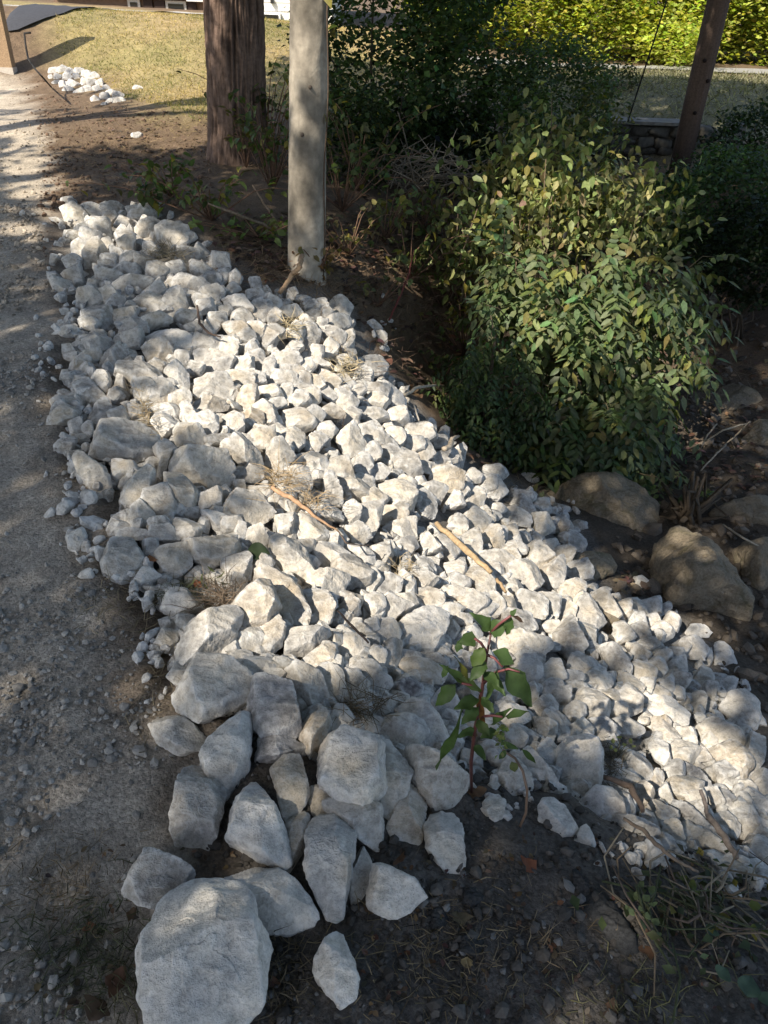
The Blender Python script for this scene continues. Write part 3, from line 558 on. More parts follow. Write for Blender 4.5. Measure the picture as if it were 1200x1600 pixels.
def place_frame(px, py):
    d = ray(px, py); d = d/np.linalg.norm(d); w_ = -d; u = CR-w_*(CR@w_); u /= np.linalg.norm(u); v = np.cross(w_, u); return u, v, w_
items = []   # (photo outline, label or None)
for (ox, oy, k), polys, ell in STONES:
    for lab, s in polys:
        items.append((np.array([[float(a)/k+o_ for a, o_ in zip(t.split(','), (ox, oy))] for t in s.split()]), lab))
gE = np.random.default_rng(11); cen = [(p_.mean(0), math.sqrt(np.ptp(p_[:, 0])*np.ptp(p_[:, 1]))/2) for p_, _ in items]
for (ox, oy, k), polys, ell in STONES:
    for e in ell.split(','):
        if not e: continue
        cx, cy, w_, h_, rot = map(float, e.split()); c = np.array([ox+cx/k, oy+cy/k]); r_ = math.sqrt(w_*h_)/k/2
        if any(np.hypot(*(c-c2)) < 0.62*max(r_, r2)*(1.0 if r2 > r_*1.6 else 0.9) for c2, r2 in cen): continue
        cen.append((c, r_)); items.append((ellipse_poly(w_/k*1.33, h_/k*1.33, R(rot), gE)+c, None))
def build_stone(pix, g, sub, tint, lift=0.34, **kw):
    c0 = pix.mean(0); P = G1(c0[0], c0[1]); d0 = ray(*c0); wv = -d0/np.linalg.norm(d0); n = snorm(P[:1], P[1:2])[0]
    # the outline lies between the picture plane and the slope it rests on
    ang = math.acos(float(np.clip(wv@n, -1, 1))); f = min(ang*.85, R(33))/max(ang, 1e-4); w_ = wv*math.sin((1-f)*ang)/math.sin(ang)+n*math.sin(f*ang)/math.sin(ang); w_ /= np.linalg.norm(w_)
    u = CR-w_*(CR@w_); u /= np.linalg.norm(u); v = np.cross(w_, u); dp = (P-CAM)@CF
    th0 = kw.get('thick') or 0.42*math.sqrt(area(pix))*dp/FPX; C0 = P+wv*th0*lift
    d = ray(pix[:, 0], pix[:, 1]); t_ = ((C0-CAM)@w_)/(d@w_); Q = CAM+d*t_[:, None]-C0
    V, F_, c, size, th = stone_local(np.stack([Q@u, Q@v], 1), g, sub, **kw)
    cw = C0+u*c[0]+v*c[1]
    Vw = V[:, :1]*u+V[:, 1:2]*v+V[:, 2:]*w_
    return Vw, F_, cw, np.broadcast_to(tint, Vw.shape)
def area(pix): 
    h = hull2(pix); return abs(np.sum(h[:, 0]*np.roll(h[:, 1], -1)-h[:, 1]*np.roll(h[:, 0], -1)))/2
order = sorted(range(len(items)), key=lambda i: -area(items[i][0])-(1e6 if items[i][1] else 0))
NIND = 272
import re
def short(lab):
    s = re.split(r",| with | at | in | on | lying | behind | beside | under | above | below | near | by | next | resting | standing | tucked | wedged | set | sitting | between | catching | joined | pointing | out | apart | half ", lab)[0]
    return s.strip()
anch = [(items[i][0].mean(0), short(items[i][1])) for i in range(len(items)) if items[i][1]]
cnt = {}
for _, s in anch: cnt[s] = cnt.get(s, 0)+1
anch = [(c, s) for c, s in anch if cnt[s] == 1 and len(s.split()) >= 3]
used = set(l for _, l in items if l)
def auto_label(pix, ar):
    c = pix.mean(0); h = hull2(pix); ext = np.ptp(h, axis=0); asp = ext[0]/ext[1]
    shp = 'long' if asp > 1.75 else 'upright' if asp < .75 else 'blocky' if len(h) < 7 else 'rounded'
    sz = 'small' if ar < 700 else 'mid-sized' if ar < 1500 else 'large'
    for ca, s in sorted(anch, key=lambda t: np.hypot(*(t[0]-c)))[:7]:
        dx, dy = c-ca
        rel = ('below' if dy > 0 else 'above') if abs(dy) > abs(dx) else ('to the right of' if dx > 0 else 'to the left of')
        l = f"{sz} {shp} stone {rel} the {s}"
        if l not in used and len(l.split()) <= 16: used.add(l); return l
    return None
small = MB(); n_ind = 0
for rank, i in enumerate(order):
    pix, lab = items[i]; g = np.random.default_rng(1000+i); ar = area(pix)
    tint = TINTS[g.integers(0, len(TINTS))]*g.uniform(.88, 1.06)*np.array((.92, .88, .815))
    if lab and ('dark' in lab and 'gap' not in lab and 'soil' not in lab and 'crack' not in lab and 'pits' not in lab and 'shadow' not in lab): tint = np.array((.29,.285,.285))
    if lab and 'purplish' in lab: tint = np.array((.17,.155,.16))
    if lab and ('tan ' in lab or 'buff' in lab or 'yellowish' in lab or 'brownish' in lab): tint = np.array((.47,.415,.34))
    if lab and ('white' in lab or 'pale' in lab): tint = np.array((.60,.575,.535))*g.uniform(.94, 1.04)
    sub = 6 if ar > 9000 else 5 if ar > 2300 else 4
    if n_ind >= NIND and not lab: sub = 3
    if lab: pix = pix.mean(0)+(pix-pix.mean(0))*1.05
    V, F_, cw, C = build_stone(pix, g, sub, tint, lift=0.85 if ar > 4000 else 0.45)
    if lab or n_ind < NIND:
        l = lab or auto_label(pix, ar)
        if l:
            o = obj('stone', sharpen(mesh_np('stone', V, F_, STM, C), V, F_, 19), loc=cw); tag(o, l, 'stone', 'stones of the tipped rock pile'); n_ind += 1; continue
    small.add(V+cw, F_, C)
# smaller stones packed underneath and round the rim
gF = np.random.default_rng(5)
VAR = []
for k in range(26):
    pl = ellipse_poly(2, gF.uniform(1.2, 1.9), gF.uniform(0, 3.1), gF); V, F_, *_ = stone_local(pl, np.random.default_rng(300+k), 3 if k < 13 else 2, p=26, rough=1.2); VAR.append((V, F_))
def randrot(g):
    q_ = g.normal(size=4); q_ /= np.linalg.norm(q_); a, b, c, d = q_
    return np.array([[a*a+b*b-c*c-d*d, 2*(b*c-a*d), 2*(b*d+a*c)], [2*(b*c+a*d), a*a-b*b+c*c-d*d, 2*(c*d-a*b)], [2*(b*d-a*c), 2*(c*d+a*b), a*a-b*b-c*c+d*d]])
px = gF.uniform(70, 1215, 9000); py = gF.uniform(305, 1420, 9000); k_ = inpoly(px, py, Z_ROCK); px, py = px[k_][:1700], py[k_][:1700]
Pg = G(px, py); nn = snorm(Pg[:, 0], Pg[:, 1])
for i in range(len(px)):
    dist = np.linalg.norm(Pg[i]-CAM); s = np.clip(gF.lognormal(math.log(.052), .3), .03, .10)*(0.75+.1*dist)*.95
    V, F_ = VAR[gF.integers(0, 13)+(13 if dist > 2.4 else 0)]; Rm = randrot(gF)
    small.add(V@Rm.T*s+Pg[i]-nn[i]*s*gF.uniform(.4, .85), F_, TINTS[gF.integers(0, 6)]*gF.uniform(.7, 1.0)*np.array((.9, .865, .80)))
spill = [(90,560,60,120,40),(110,480,30,60,25),(120,740,40,80,30),(150,850,60,80,40),(240,1020,30,60,18),(250,930,60,20,12),(1010,1340,80,30,30),(800,1230,70,50,26),(1150,1370,50,40,22),(870,800,60,40,22),(1120,1060,60,60,20),(200,470,60,40,20),(110,340,60,30,22),(600,520,25,60,8),(1180,1260,30,70,14)]
for cx, cy, sx, sy, n in spill:
    P_ = G(cx+gF.normal(size=n)*sx*.5, cy+gF.normal(size=n)*sy*.5)
    for P in P_:
        s = np.clip(gF.lognormal(math.log(.022), .4), .010, .05)*(0.6+.12*np.linalg.norm(P-CAM)); V, F_ = VAR[gF.integers(0, len(VAR))]
        small.add(V@randrot(gF).T*s+P+np.array([0, 0, s*.2]), F_, TINTS[gF.integers(0, 6)]*gF.uniform(.7, 1.0))
o = small.build('small_stones', STM); sharpen(o.data, np.concatenate(small.V), np.concatenate(small.F), 24); tag(o, 'smaller grey stones filling the gaps of the rock pile', 'stones', kind='stuff')
# far little heap beside the lawn
heap = "84,112 14 11|97,110 15 10|110,113 14 10|123,112 12 9|92,122 14 10|106,123 16 11|120,122 15 11|134,116 14 9|144,120 16 10|88,131 13 8|101,133 16 9|115,134 17 12|130,129 15 11|145,131 15 10|158,132 14 11|108,142 15 9|124,144 17 11|139,143 17 13|153,143 15 13|166,140 12 9|174,147 15 9|185,151 16 9|150,156 15 10|165,154 14 14|184,160 20 12|172,161 12 11|163,164 8 6|80,122 10 8|214,212 14 8|216,140 15 8"
for j, s in enumerate(heap.split('|')):
    a, b_, c_ = s.split(); cx, cy = map(float, a.split(',')); g = np.random.default_rng(4000+j)
    V, F_, cw, C = build_stone(ellipse_poly(float(b_)*1.4, float(c_)*1.55, g.uniform(-.3, .5), g)+np.array([cx, cy]), g, 3, np.array((.47,.455,.43))*g.uniform(.85, 1.05))
    o = obj('stone', sharpen(mesh_np('stone', V, F_, STM, C), V, F_, 19), loc=cw)
    tag(o, ('white stone in the top row of the far little heap beside the lawn' if cy < 120 else 'white stone at the lower tip of the far little heap beside the lawn' if cx > 147 else 'white stone in the middle of the far little heap beside the lawn') if j < 28 else ('single white stone on bare dirt below the far heap' if j == 28 else 'lone buff stone on the lawn edge past the far heap'), 'stone', 'stones of the far little heap' if j < 28 else 'scattered single stones')
# tan boulders and ledges of the creek
m, t, b, o_ = new_mat('sandstone'); q = NB(t); p = q.pos()
n1 = q.noise(p, 7, 5, 0.7, 0.6); n2 = q.noise(p, 70, 5, 0.75)
c = q.mix(1.0, q.attr(), q.ramp(n1, [(0.3, (0.6, 0.58, 0.5)), (0.5, (1, 1, 1)), (0.72, (1.25, 1.2, 1.12))]), 'MULTIPLY'); c = q.mix(1.0, c, q.ramp(n2, [(0.3, 0.6), (0.7, 1.25)]), 'MULTIPLY')
moss = q.ramp(q.noise(p, 3.3, 5, 0.7, 0.8), [(0.52, 0.0), (0.68, 0.65)]); c = q.mix(moss, c, (.085, .085, .035))
q.l(c, b.inputs['Base Color']); b.inputs['Roughness'].default_value = 0.9; q.bump(n2, b, 0.8, 0.012, q.bump(n1, None, 0.8, 0.04)); SAND = m
BOULD = [("big rounded tan boulder with a mossy shaded flank in the creek", "1025,835 1060,822 1095,818 1130,850 1175,930 1180,958 1130,980 1060,975 1018,900", .30, .8),
 ("wide smooth tan ledge under the hanging bush", "845,770 890,745 950,742 1000,742 1032,780 1040,850 1000,872 950,868 890,835", .20, .25),
 ("low tan slab between the white stones and the ledge", "882,905 895,868 955,858 968,892 930,910", .10, .3),
 ("flat grey slab in the shaded creek beyond the bush", "1075,592 1110,583 1180,603 1204,640 1170,662 1085,652", .12, .35),
 ("mossy yellowish boulder at the frame edge above the creek", "1152,690 1175,662 1210,655 1222,700 1180,706", .12, .5),
 ("dark ledge behind the big tan boulder", "1105,800 1150,772 1215,772 1222,835 1130,828", .14, .3),
 ("shadowed boulder right behind the big tan one", "1140,850 1215,838 1225,905 1185,925 1150,900", .16, .5),
 ("small pale rock among roots beyond the bush", "1095,452 1108,434 1124,468 1106,482", .07, .5),
 ("brown flat stone beneath dead leaves by the big tan boulder", "905,962 945,955 1005,968 1000,985 930,985", .06, .3)]
for j, (lab, s, th, lift) in enumerate(BOULD):
    pix = np.array([[float(a) for a in t_.split(',')] for t_ in s.split()]); g = np.random.default_rng(700+j)
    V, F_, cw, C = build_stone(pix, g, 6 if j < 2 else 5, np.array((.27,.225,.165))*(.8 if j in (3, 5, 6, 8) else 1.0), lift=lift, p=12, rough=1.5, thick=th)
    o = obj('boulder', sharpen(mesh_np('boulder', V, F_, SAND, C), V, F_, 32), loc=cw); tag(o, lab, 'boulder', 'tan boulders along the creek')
# broken asphalt lump on the soil
m, t, b, o_ = new_mat('asphalt_lump'); q = NB(t); p = q.pos(); n2 = q.noise(p, 120, 6, 0.75)
q.l(q.ramp(n2, [(0.35, .028), (0.62, .06), (0.78, .13)]), b.inputs['Base Color']); q.bump(n2, b, 0.8, 0.006); ASPH = m
for j, (lab, s) in enumerate([("large flat lump of broken black asphalt on the soil", "875,1422 905,1400 940,1395 985,1450 997,1490 975,1505 920,1460"),
   ("small black asphalt lump standing on edge in the soil", "893,1360 905,1358 920,1385 915,1403 895,1395"), ("black asphalt crumb near the blunt white stone", "655,1425 690,1420 705,1440 680,1452 655,1445"),
   ("black asphalt crumb in the soil by the orange leaf", "722,1390 748,1388 757,1405 740,1424 724,1412"), ("dark round lump in the foreground soil", "715,1465 745,1460 760,1480 740,1500 718,1490")]):
    pix = np.array([[float(a) for a in t_.split(',')] for t_ in s.split()]); g = np.random.default_rng(900+j)
    V, F_, cw, C = build_stone(pix, g, 5, (.05, .05, .05), lift=.15, rough=2.2, thick=.022 if j else .03)
    o = obj('asphalt_lump', mesh_np('asphalt_lump', V, F_, ASPH, C), loc=cw); tag(o, lab, 'asphalt lump', 'broken asphalt lumps in the soil')

# ------------------------------------------------------------------ trees, canopy and the shade they throw
def leaf_cards(P, N, T, L, Wd, fold=0.18):
    """one folded four-point leaf per row: position, normal, axis, length, width"""
    B = np.cross(N, T); B /= np.linalg.norm(B, axis=1)[:, None]+1e-9; L = np.broadcast_to(L, len(P))[:, None]; Wd = np.broadcast_to(Wd, len(P))[:, None]
    m_ = P+T*L*0.42; V = np.stack([P, m_+B*Wd*.5+N*Wd*fold, P+T*L, m_-B*Wd*.5+N*Wd*fold], 1).reshape(-1, 3)
    i = np.arange(len(P))[:, None]*4; return V, np.concatenate([i+np.array([[0, 2, 1]]), i+np.array([[0, 3, 2]])])
def rvec(n, g): v = g.normal(size=(n, 3)); return v/np.linalg.norm(v, axis=1)[:, None]
def add_leaves(mb, P, g, L, Wd, col, var=.25, up=.6, droop=.3, yellow=0.0, hexa=False, lf=.45):
    n = len(P); N = rvec(n, g)+np.array([0, 0, up*2]); N /= np.linalg.norm(N, axis=1)[:, None]
    T = rvec(n, g)+np.array([0, 0, -droop*2]); T -= N*(T*N).sum(1)[:, None]; T /= np.linalg.norm(T, axis=1)[:, None]+1e-9
    s = g.uniform(.65, 1.3, n); c = np.asarray(col)*(1+var*g.normal(size=(n, 1)))*(1+.1*g.normal(size=(n, 3)))*(1+lf*np.clip(fbm(P*1.6+3, 2), -.9, .9)[:, None])
    if yellow: k = g.random(n) < yellow; c[k] = np.array((.22, .19, .04))*(1+.2*g.normal(size=(k.sum(), 1)))
    c = np.clip(c, .004, .9)
    if not hexa:
        V, F_ = leaf_cards(P, N, T, L*s, Wd*s); mb.add(V, F_, np.repeat(c, 4, axis=0)); return
    B = np.cross(N, T); l = (L*s)[:, None]; w_ = (Wd*s*g.uniform(.8, 1.15, n))[:, None]; cu = g.normal(size=(n, 1))*.12; m1 = P+T*l*.28; m2 = P+T*l*.66+N*l*cu*.4
    V = np.stack([P, m1+B*w_*.5+N*w_*.12, m2+B*w_*.40+N*w_*.1, P+T*l+N*l*(cu-.10), m2-B*w_*.40+N*w_*.1, m1-B*w_*.5+N*w_*.12, m1, m2], 1).reshape(-1, 3); i = np.arange(n)[:, None]*8
    mb.add(V, [np.concatenate([i+np.array([[6, 7, 2, 1]]), i+np.array([[6, 5, 4, 7]])]), np.concatenate([i+np.array([[0, 6, 1]]), i+np.array([[0, 5, 6]]), i+np.array([[7, 3, 2]]), i+np.array([[7, 4, 3]])])], np.repeat(c, 8, axis=0))
LEAF = mat_leaf('leaf', .38); LEAFB = mat_leaf('leaf_bright', .55, .55); DRYLEAF = mat_leaf('dry_leaf', .15, .8)
WOOD = mat_tint('wood', .85, 60, .4, .4, .003); BARKG = mat_tint('grey_bark', .85, 22, .32, .5, .006)
def bark_trunk(base, top, r0, r1, ridges, depth, nz, nth, col, seed, zfine=2.6, zf=1.7, con=.45, lobes=1.0):
    g = np.random.default_rng(seed); base = np.array(base); top = np.array(top); H = top[2]-base[2]
    z = np.concatenate([np.linspace(0, zfine, nz), np.linspace(zfine, H, 14)[1:]]); th = np.arange(nth)/nth*2*math.pi
    Z, TH = np.meshgrid(z, th, indexing='ij'); f = Z/H; r = r0*(1-f)+r1*f; r = r+lobes*(r0*.38*np.exp(-Z/.16)*(1+.35*np.sin(TH*5+1)) + r0*.05*np.sin(TH*3+Z))
    P = np.stack([np.cos(TH)*ridges, np.sin(TH)*ridges, Z*zf], -1).reshape(-1, 3)
    n1 = noise3(P+3); n2 = noise3(P*np.array([2.1, 2.1, 2.6])+9); rid = (1-2.2*np.abs(n1)).reshape(Z.shape)*.7+.3*(1-2.2*np.abs(n2)).reshape(Z.shape)
    r = r+depth*np.clip(rid, -1, 1)
    cx = base[0]+(top[0]-base[0])*f; cy = base[1]+(top[1]-base[1])*f
    V = np.stack([cx+np.cos(TH)*r, cy+np.sin(TH)*r, base[2]-.15+Z], -1).reshape(-1, 3); nzz = len(z); idx = np.arange(nzz*nth).reshape(nzz, nth)
    F_ = np.stack([idx[:-1], np.roll(idx, -1, 1)[:-1], np.roll(idx, -1, 1)[1:], idx[1:]], -1).reshape(-1, 4)
    C = np.asarray(col)*(1+con*np.clip(rid, -1, 1).reshape(-1, 1))*(1+.15*fbm(V*2.5, 3)[:, None]); return V, F_, np.clip(C, .01, 1)
def trunk_obj(parent, V, F_, C, m): 
    o = obj('trunk', mesh_np('trunk', V-np.array(parent.location), F_, m, C), parent); return o
# brown ridged tree
bt = G1(370, 248); bd = (bt-CAM)@CF; br = 42/FPX*bd
brown = empty('tree', bt, 'tall tree with deeply ridged dark brown bark', 'tree')
btop = bt+np.array([.30, .25, 8.2])
V, F_, C = bark_trunk(bt, btop, br, br*.62, 6.6, .026, 200, 250, (.105, .072, .056), 1, zf=2.3, con=1.0); trunk_obj(brown, V, F_, C, mat_tint('brown_bark', .95, 30, .35, .7, .01))
# grey smooth tree
gt_ = G1(477, 424); gd = (gt_-CAM)@CF; gr = 28.5/FPX*gd
grey = empty('tree', gt_, 'slim tree with smooth pale grey bark standing beside the rock pile', 'tree')
gtop = gt_+np.array([.22, .45, 7.4])
V, F_, C = bark_trunk(gt_, gtop, gr, gr*.45, .9, .0045, 90, 90, (.255, .225, .182), 2, zf=2.4, con=.12, lobes=.35)
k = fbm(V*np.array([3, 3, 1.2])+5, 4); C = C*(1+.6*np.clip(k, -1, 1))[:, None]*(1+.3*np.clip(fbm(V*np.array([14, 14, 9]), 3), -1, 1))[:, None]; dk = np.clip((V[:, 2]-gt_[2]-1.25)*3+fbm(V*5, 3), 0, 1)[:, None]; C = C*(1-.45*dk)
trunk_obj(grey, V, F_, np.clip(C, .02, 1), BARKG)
for zz_, a_, rr_ in ((1.02, -1.75, .012), (1.28, -1.35, .010)):
    c_ = gt_+(gtop-gt_)*zz_/7.4; P = np.array([c_[0]+math.cos(a_)*gr*.9, c_[1]+math.sin(a_)*gr*.9, gt_[2]-.15+zz_])-gt_; mb = MB(); d_ = np.array([math.cos(a_), math.sin(a_), 0]); mb.tube(np.array([P-d_*.01, P+d_*.012, P+d_*.016]), [rr_*1.5, rr_, rr_*.5], 9, (.10, .08, .065), jit=.15); mb.build('knot', BARKG, grey)
# trees outside the picture whose crowns shade the lane
others = [((-6.8, -4.2), 'tall tree behind the camera, its crown over the lane'), ((-3.2, -6.5), 'broad shade tree behind the camera, nearest the soil'), ((-8.6, 1.6), 'tall tree across the lane, trunk out of view'), ((-7.4, 5.6), 'leafy tree across the lane before the lawn')]
TR = [(brown, btop, br), (grey, gtop, gr)]
for (x, y), lab in others:
    if not lab: continue
    b0 = np.array([x, y, float(hq(x, y))]); e = empty('tree', b0, lab, 'tree', 'shade trees along the lane'); tp = b0+np.array([.6, .3, 7.6])
    V, F_, C = bark_trunk(b0, tp, .22, .13, 7, .012, 30, 40, (.14, .105, .08), int(abs(x*10))); trunk_obj(e, V, F_, C, WOOD); TR.append((e, tp, .2))
# lit spots (photo spots on the terrain, then points on trunks and bush); crowns leave these rays open
LIT = []
def sun2(P): P = np.atleast_2d(P); return P[:, :2]-SUN[:2]*(P[:, 2:]/SUN[2])
def lit_poly(poly, step, r, keep=1.0, lift=.04):
    p = np.array(poly, float); x, y = np.meshgrid(np.arange(p[:, 0].min(), p[:, 0].max(), step), np.arange(p[:, 1].min(), p[:, 1].max(), step)); k = inpoly(x, y, poly)
    g = np.random.default_rng(int(p.sum())); k &= g.random(x.shape) < keep
    for a in sun2(G(x[k], y[k], lift)): LIT.append((a[0], a[1], r))
lit_poly([(225,590),(330,505),(450,475),(550,480),(600,575),(650,625),(720,715),(775,770),(800,860),(850,930),(860,990),(800,1000),(640,990),(560,950),(520,1005),(420,1030),(360,1000),(285,1010),(310,960),(390,900),(320,850),(340,800),(420,790),(370,710),(260,690),(210,620)], 16, .05)
lit_poly([(850,890),(930,890),(960,960),(1000,1040),(1020,1060),(1000,1090),(1040,1130),(1100,1180),(1140,1230),(1190,1290),(1170,1305),(1080,1260),(1000,1200),(945,1165),(935,1100),(960,1060),(900,1010)], 14, .03)
lit_poly([(0,150),(70,190),(110,320),(170,312),(190,370),(110,400),(0,365)], 13, .05)
lit_poly([(170,312),(240,310),(345,400),(330,470),(240,460),(150,420)], 22, .03, .45)
lit_poly([(0,70),(60,50),(180,10),(330,5),(330,170),(250,165),(190,140),(90,105),(0,140)], 8, .06, .96)
lit_poly([(410,40),(450,40),(450,95),(410,90)], 8, .05)
lit_poly([(190,170),(320,190),(320,230),(150,240),(70,190)], 12, .05, .35)
for cx, cy, r in [(1068,985,.05),(1130,1012,.04),(1000,1000,.04),(1110,1110,.05),(1150,1150,.04),(960,832,.08),(1000,800,.05),(1085,862,.07),(1120,895,.06),(1060,850,.05),(318,1240,.022),(300,1220,.015),(398,1262,.026),(392,1190,.02),(355,1372,.018),(445,1205,.012),(520,372,.07),(500,415,.05),(545,440,.05),(430,400,.07),(560,330,.05),(650,430,.06),(640,505,.04),(600,480,.04),(1110,460,.06),(1180,690,.08),(1150,745,.05),(1130,625,.06),(1040,500,.06),(880,930,.04),(1190,1340,.05),(975,860,.05),(1165,1180,.05)]:
    a = sun2(G1(cx, cy, .06))[0]; LIT.append((a[0], a[1], r))
BUSH_Y = 5.3
for cx, cy, r in [(820,250,.13),(855,290,.14),(780,270,.1),(900,330,.14),(865,430,.14),(930,445,.14),(880,480,.12),(960,475,.1),(965,300,.12),(800,350,.12),(1000,425,.1),(935,640,.1),(965,690,.08),(850,350,.12),(905,390,.12),(740,300,.1),(700,240,.08),(1090,610,.06),(890,260,.1),(830,400,.1)]:
    a = sun2(Py(cx, cy, BUSH_Y))[0]; LIT.append((a[0], a[1], r))
_bp = [(700,230),(1000,240),(1050,400),(1010,540),(880,580),(780,500),(700,330)]
for _ in range(260):
    x, y = random.uniform(700, 1050), random.uniform(230, 580)
    if inpoly(np.array(x), np.array(y), _bp) and random.random() < .8:
        a = sun2(Py(x, y, random.uniform(4.9, 5.4) if y > 400 else random.uniform(6., 7.)))[0]; LIT.append((a[0], a[1], .10))
for zz in np.arange(.15, 2.0, .12):
    for tr_, r in ((gt_, .07), ):
        P = tr_+(gtop-gt_)*zz/7.4+np.array([-.06, -.06, 0]); P[2] = tr_[2]+zz
        if random.random() < .6: a = sun2(P)[0]; LIT.append((a[0], a[1], r))
for _ in range(8):
    P = bt+np.array([random.uniform(-.2, .2), -.2, random.uniform(.1, 1.8)]); a = sun2(P)[0]; LIT.append((a[0], a[1], .05))
LIT = np.array(LIT)
gC = np.random.default_rng(21); st = .185
sx, sy = np.meshgrid(np.arange(-6.5, 9, st), np.arange(-1.6, 14.9, st)); sx = sx.ravel()+gC.uniform(-.1, .1, sx.size); sy = sy.ravel()+gC.uniform(-.1, .1, sy.size)
CR_ = .17
best = np.full(len(sx), 9.0)
for i in range(0, len(LIT), 400):
    Lq = LIT[i:i+400]; best = np.minimum(best, (np.hypot(sx[:, None]-Lq[:, 0], sy[:, None]-Lq[:, 1])-Lq[:, 2]).min(1))
keep = (best > .10) & (gC.random(len(sx)) < .96)
# rays that clear the crowns: lawn and lane beyond stay open on the house side
q0 = sun2(np.array([[-3.2, 9.0, .3]]))[0]; keep &= ~((sx < -1.6) & (sy > 8.6)) | (gC.random(len(sx)) < .07)
cx_, cy_ = sx[keep], sy[keep]; n = len(cx_); hz = gC.uniform(4.6, 8.6, n)
CP = np.stack([cx_+SUN[0]*hz/SUN[2], cy_+SUN[1]*hz/SUN[2], hz], 1)  # leaf clumps placed along sun rays, shaping the crowns to the wanted shade
tops = np.array([t_[1]-np.array([0, 0, 1.5]) for t_ in TR]); own = np.argmin(np.hypot(CP[:, None, 0]-tops[None, :, 0], CP[:, None, 1]-tops[None, :, 1]), 1)
for i, (e, tp, r_) in enumerate(TR):
    pts = CP[own == i]
    if not len(pts): continue
    mb = MB(); per = 22; g = np.random.default_rng(50+i)
    P = np.repeat(pts, per, 0)+g.normal(size=(len(pts)*per, 3))*CR_*.62
    add_leaves(mb, P, g, .14, .115, (.06, .095, .028), .3, .7, .2)
    c_ = mb.build('crown', LEAF, e); c_.location = -Vector(e.location)
    lb = MB(); K = max(5, min(14, len(pts)//60)); cen_ = pts[g.choice(len(pts), K, replace=False)]
    for c in cen_:
        s0 = tp-np.array([0, 0, g.uniform(.3, 2.6)]); m_ = (s0+c)/2+np.array([0, 0, .4]); lb.tube(np.array([s0, m_*.6+s0*.4, m_*.7+c*.3, c]), [r_*.35, r_*.25, r_*.16, .015], 6, (.12, .09, .07))
    l_ = lb.build('limbs', WOOD, e); l_.location = -Vector(e.location); l_['kind'] = 'stuff'

# ------------------------------------------------------------------ shrubs and undergrowth
def shrub(name, label, cat, c, rad, n, L, Wd, col, seed, group=None, mat=None, lump=.35, shell=.55, var=.28, up=.6, droop=.35, yellow=0., stems=7, base=None, stemcol=(.09, .07, .05), clump=0, hexa=False):
    g = np.random.default_rng(seed); c = np.array(c, float); rad = np.array(rad, float)
    b0 = np.array(base) if base is not None else np.array([c[0], c[1], float(hq(c[0], c[1]))])
    e = empty(name, b0, label, cat, group)
    def pts(m_):
        d = rvec(m_, g); f = 1+lump*fbm(d*1.9+seed, 3); r = g.uniform(shell, 1, m_)**.6*f; return c+d*rad*r[:, None]
    P = pts(n)
    if clump:
        K = pts(n//clump); P = np.repeat(K, clump, 0)+g.normal(size=(len(K)*clump, 3))*L*1.1
    k = P[:, 2] > hq(P[:, 0], P[:, 1])+.01; P = P[k]
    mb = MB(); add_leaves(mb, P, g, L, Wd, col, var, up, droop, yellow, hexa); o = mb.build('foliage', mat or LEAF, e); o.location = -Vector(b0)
    sb = MB()
    for i in range(stems):
        t_ = pts(1)[0]; t_ = c+(t_-c)*.8; m_ = (b0+t_)/2+g.normal(size=3)*rad*.18; s_ = b0+g.normal(size=3)*np.array([.12, .12, 0]); sb.tube(np.array([s_, s_*.5+m_*.5+g.normal(size=3)*.03, m_, m_*.5+t_*.5, t_]), [.014, .012, .009, .006, .003], 5, np.array(stemcol)*g.uniform(.8, 1.2))
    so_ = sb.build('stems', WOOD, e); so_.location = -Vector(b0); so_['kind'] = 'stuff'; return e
DK = (.066, .105, .038)
def at(px, py, y): return Py(px, py, y)
# dark vine-smothered thicket behind the trunks
shrub('vine_thicket', 'dark leafy thicket smothered in vines right behind the pale grey trunk', 'thicket', at(605, 40, 9.3)+np.array([0, 0, .4]), (.95, .8, 1.9), 11000, .075, .055, DK, 1, lump=.25, clump=5)
shrub('vine_thicket', 'dark thicket of vines next to the rounded shrub', 'thicket', at(705, 70, 9.9)+np.array([0, 0, .1]), (.55, .7, 1.5), 7000, .07, .05, (.072, .112, .040), 2, lump=.3, clump=5)
shrub('round_shrub', 'rounded dark green shrub rising before the far bank', 'shrub', at(868, 160, 11.0), (.72, .6, .75), 8000, .05, .035, (.078, .122, .040), 3, lump=.18, clump=4)
shrub('leaning_shrub', 'green shrub trailing down between the thicket and rounded shrub', 'shrub', at(790, 215, 9.8), (.5, .45, .95), 4500, .065, .045, (.085, .13, .042), 4, lump=.4)
shrub('leaning_shrub', 'drooping shrub with narrow yellowing leaves before the stone headwall', 'shrub', at(905, 290, 9.0), (.42, .4, .95), 2600, .07, .04, (.085, .105, .036), 5, lump=.4, yellow=.12)
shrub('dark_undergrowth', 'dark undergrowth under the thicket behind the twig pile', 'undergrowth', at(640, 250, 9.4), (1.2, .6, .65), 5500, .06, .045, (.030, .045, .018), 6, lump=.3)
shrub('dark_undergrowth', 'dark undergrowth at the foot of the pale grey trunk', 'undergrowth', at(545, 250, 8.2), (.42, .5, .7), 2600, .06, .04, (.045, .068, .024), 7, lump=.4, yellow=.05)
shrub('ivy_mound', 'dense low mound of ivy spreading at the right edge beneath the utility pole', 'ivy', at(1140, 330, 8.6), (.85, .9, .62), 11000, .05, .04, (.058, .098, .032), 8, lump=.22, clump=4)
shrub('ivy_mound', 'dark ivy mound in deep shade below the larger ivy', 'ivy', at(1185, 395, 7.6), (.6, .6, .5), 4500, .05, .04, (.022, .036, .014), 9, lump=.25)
shrub('ivy_mound', 'ivy heap climbing past the concrete stub near the utility pole', 'ivy', at(1195, 235, 10.3), (.75, .5, .55), 4500, .055, .04, (.034, .055, .02), 10, lump=.3)
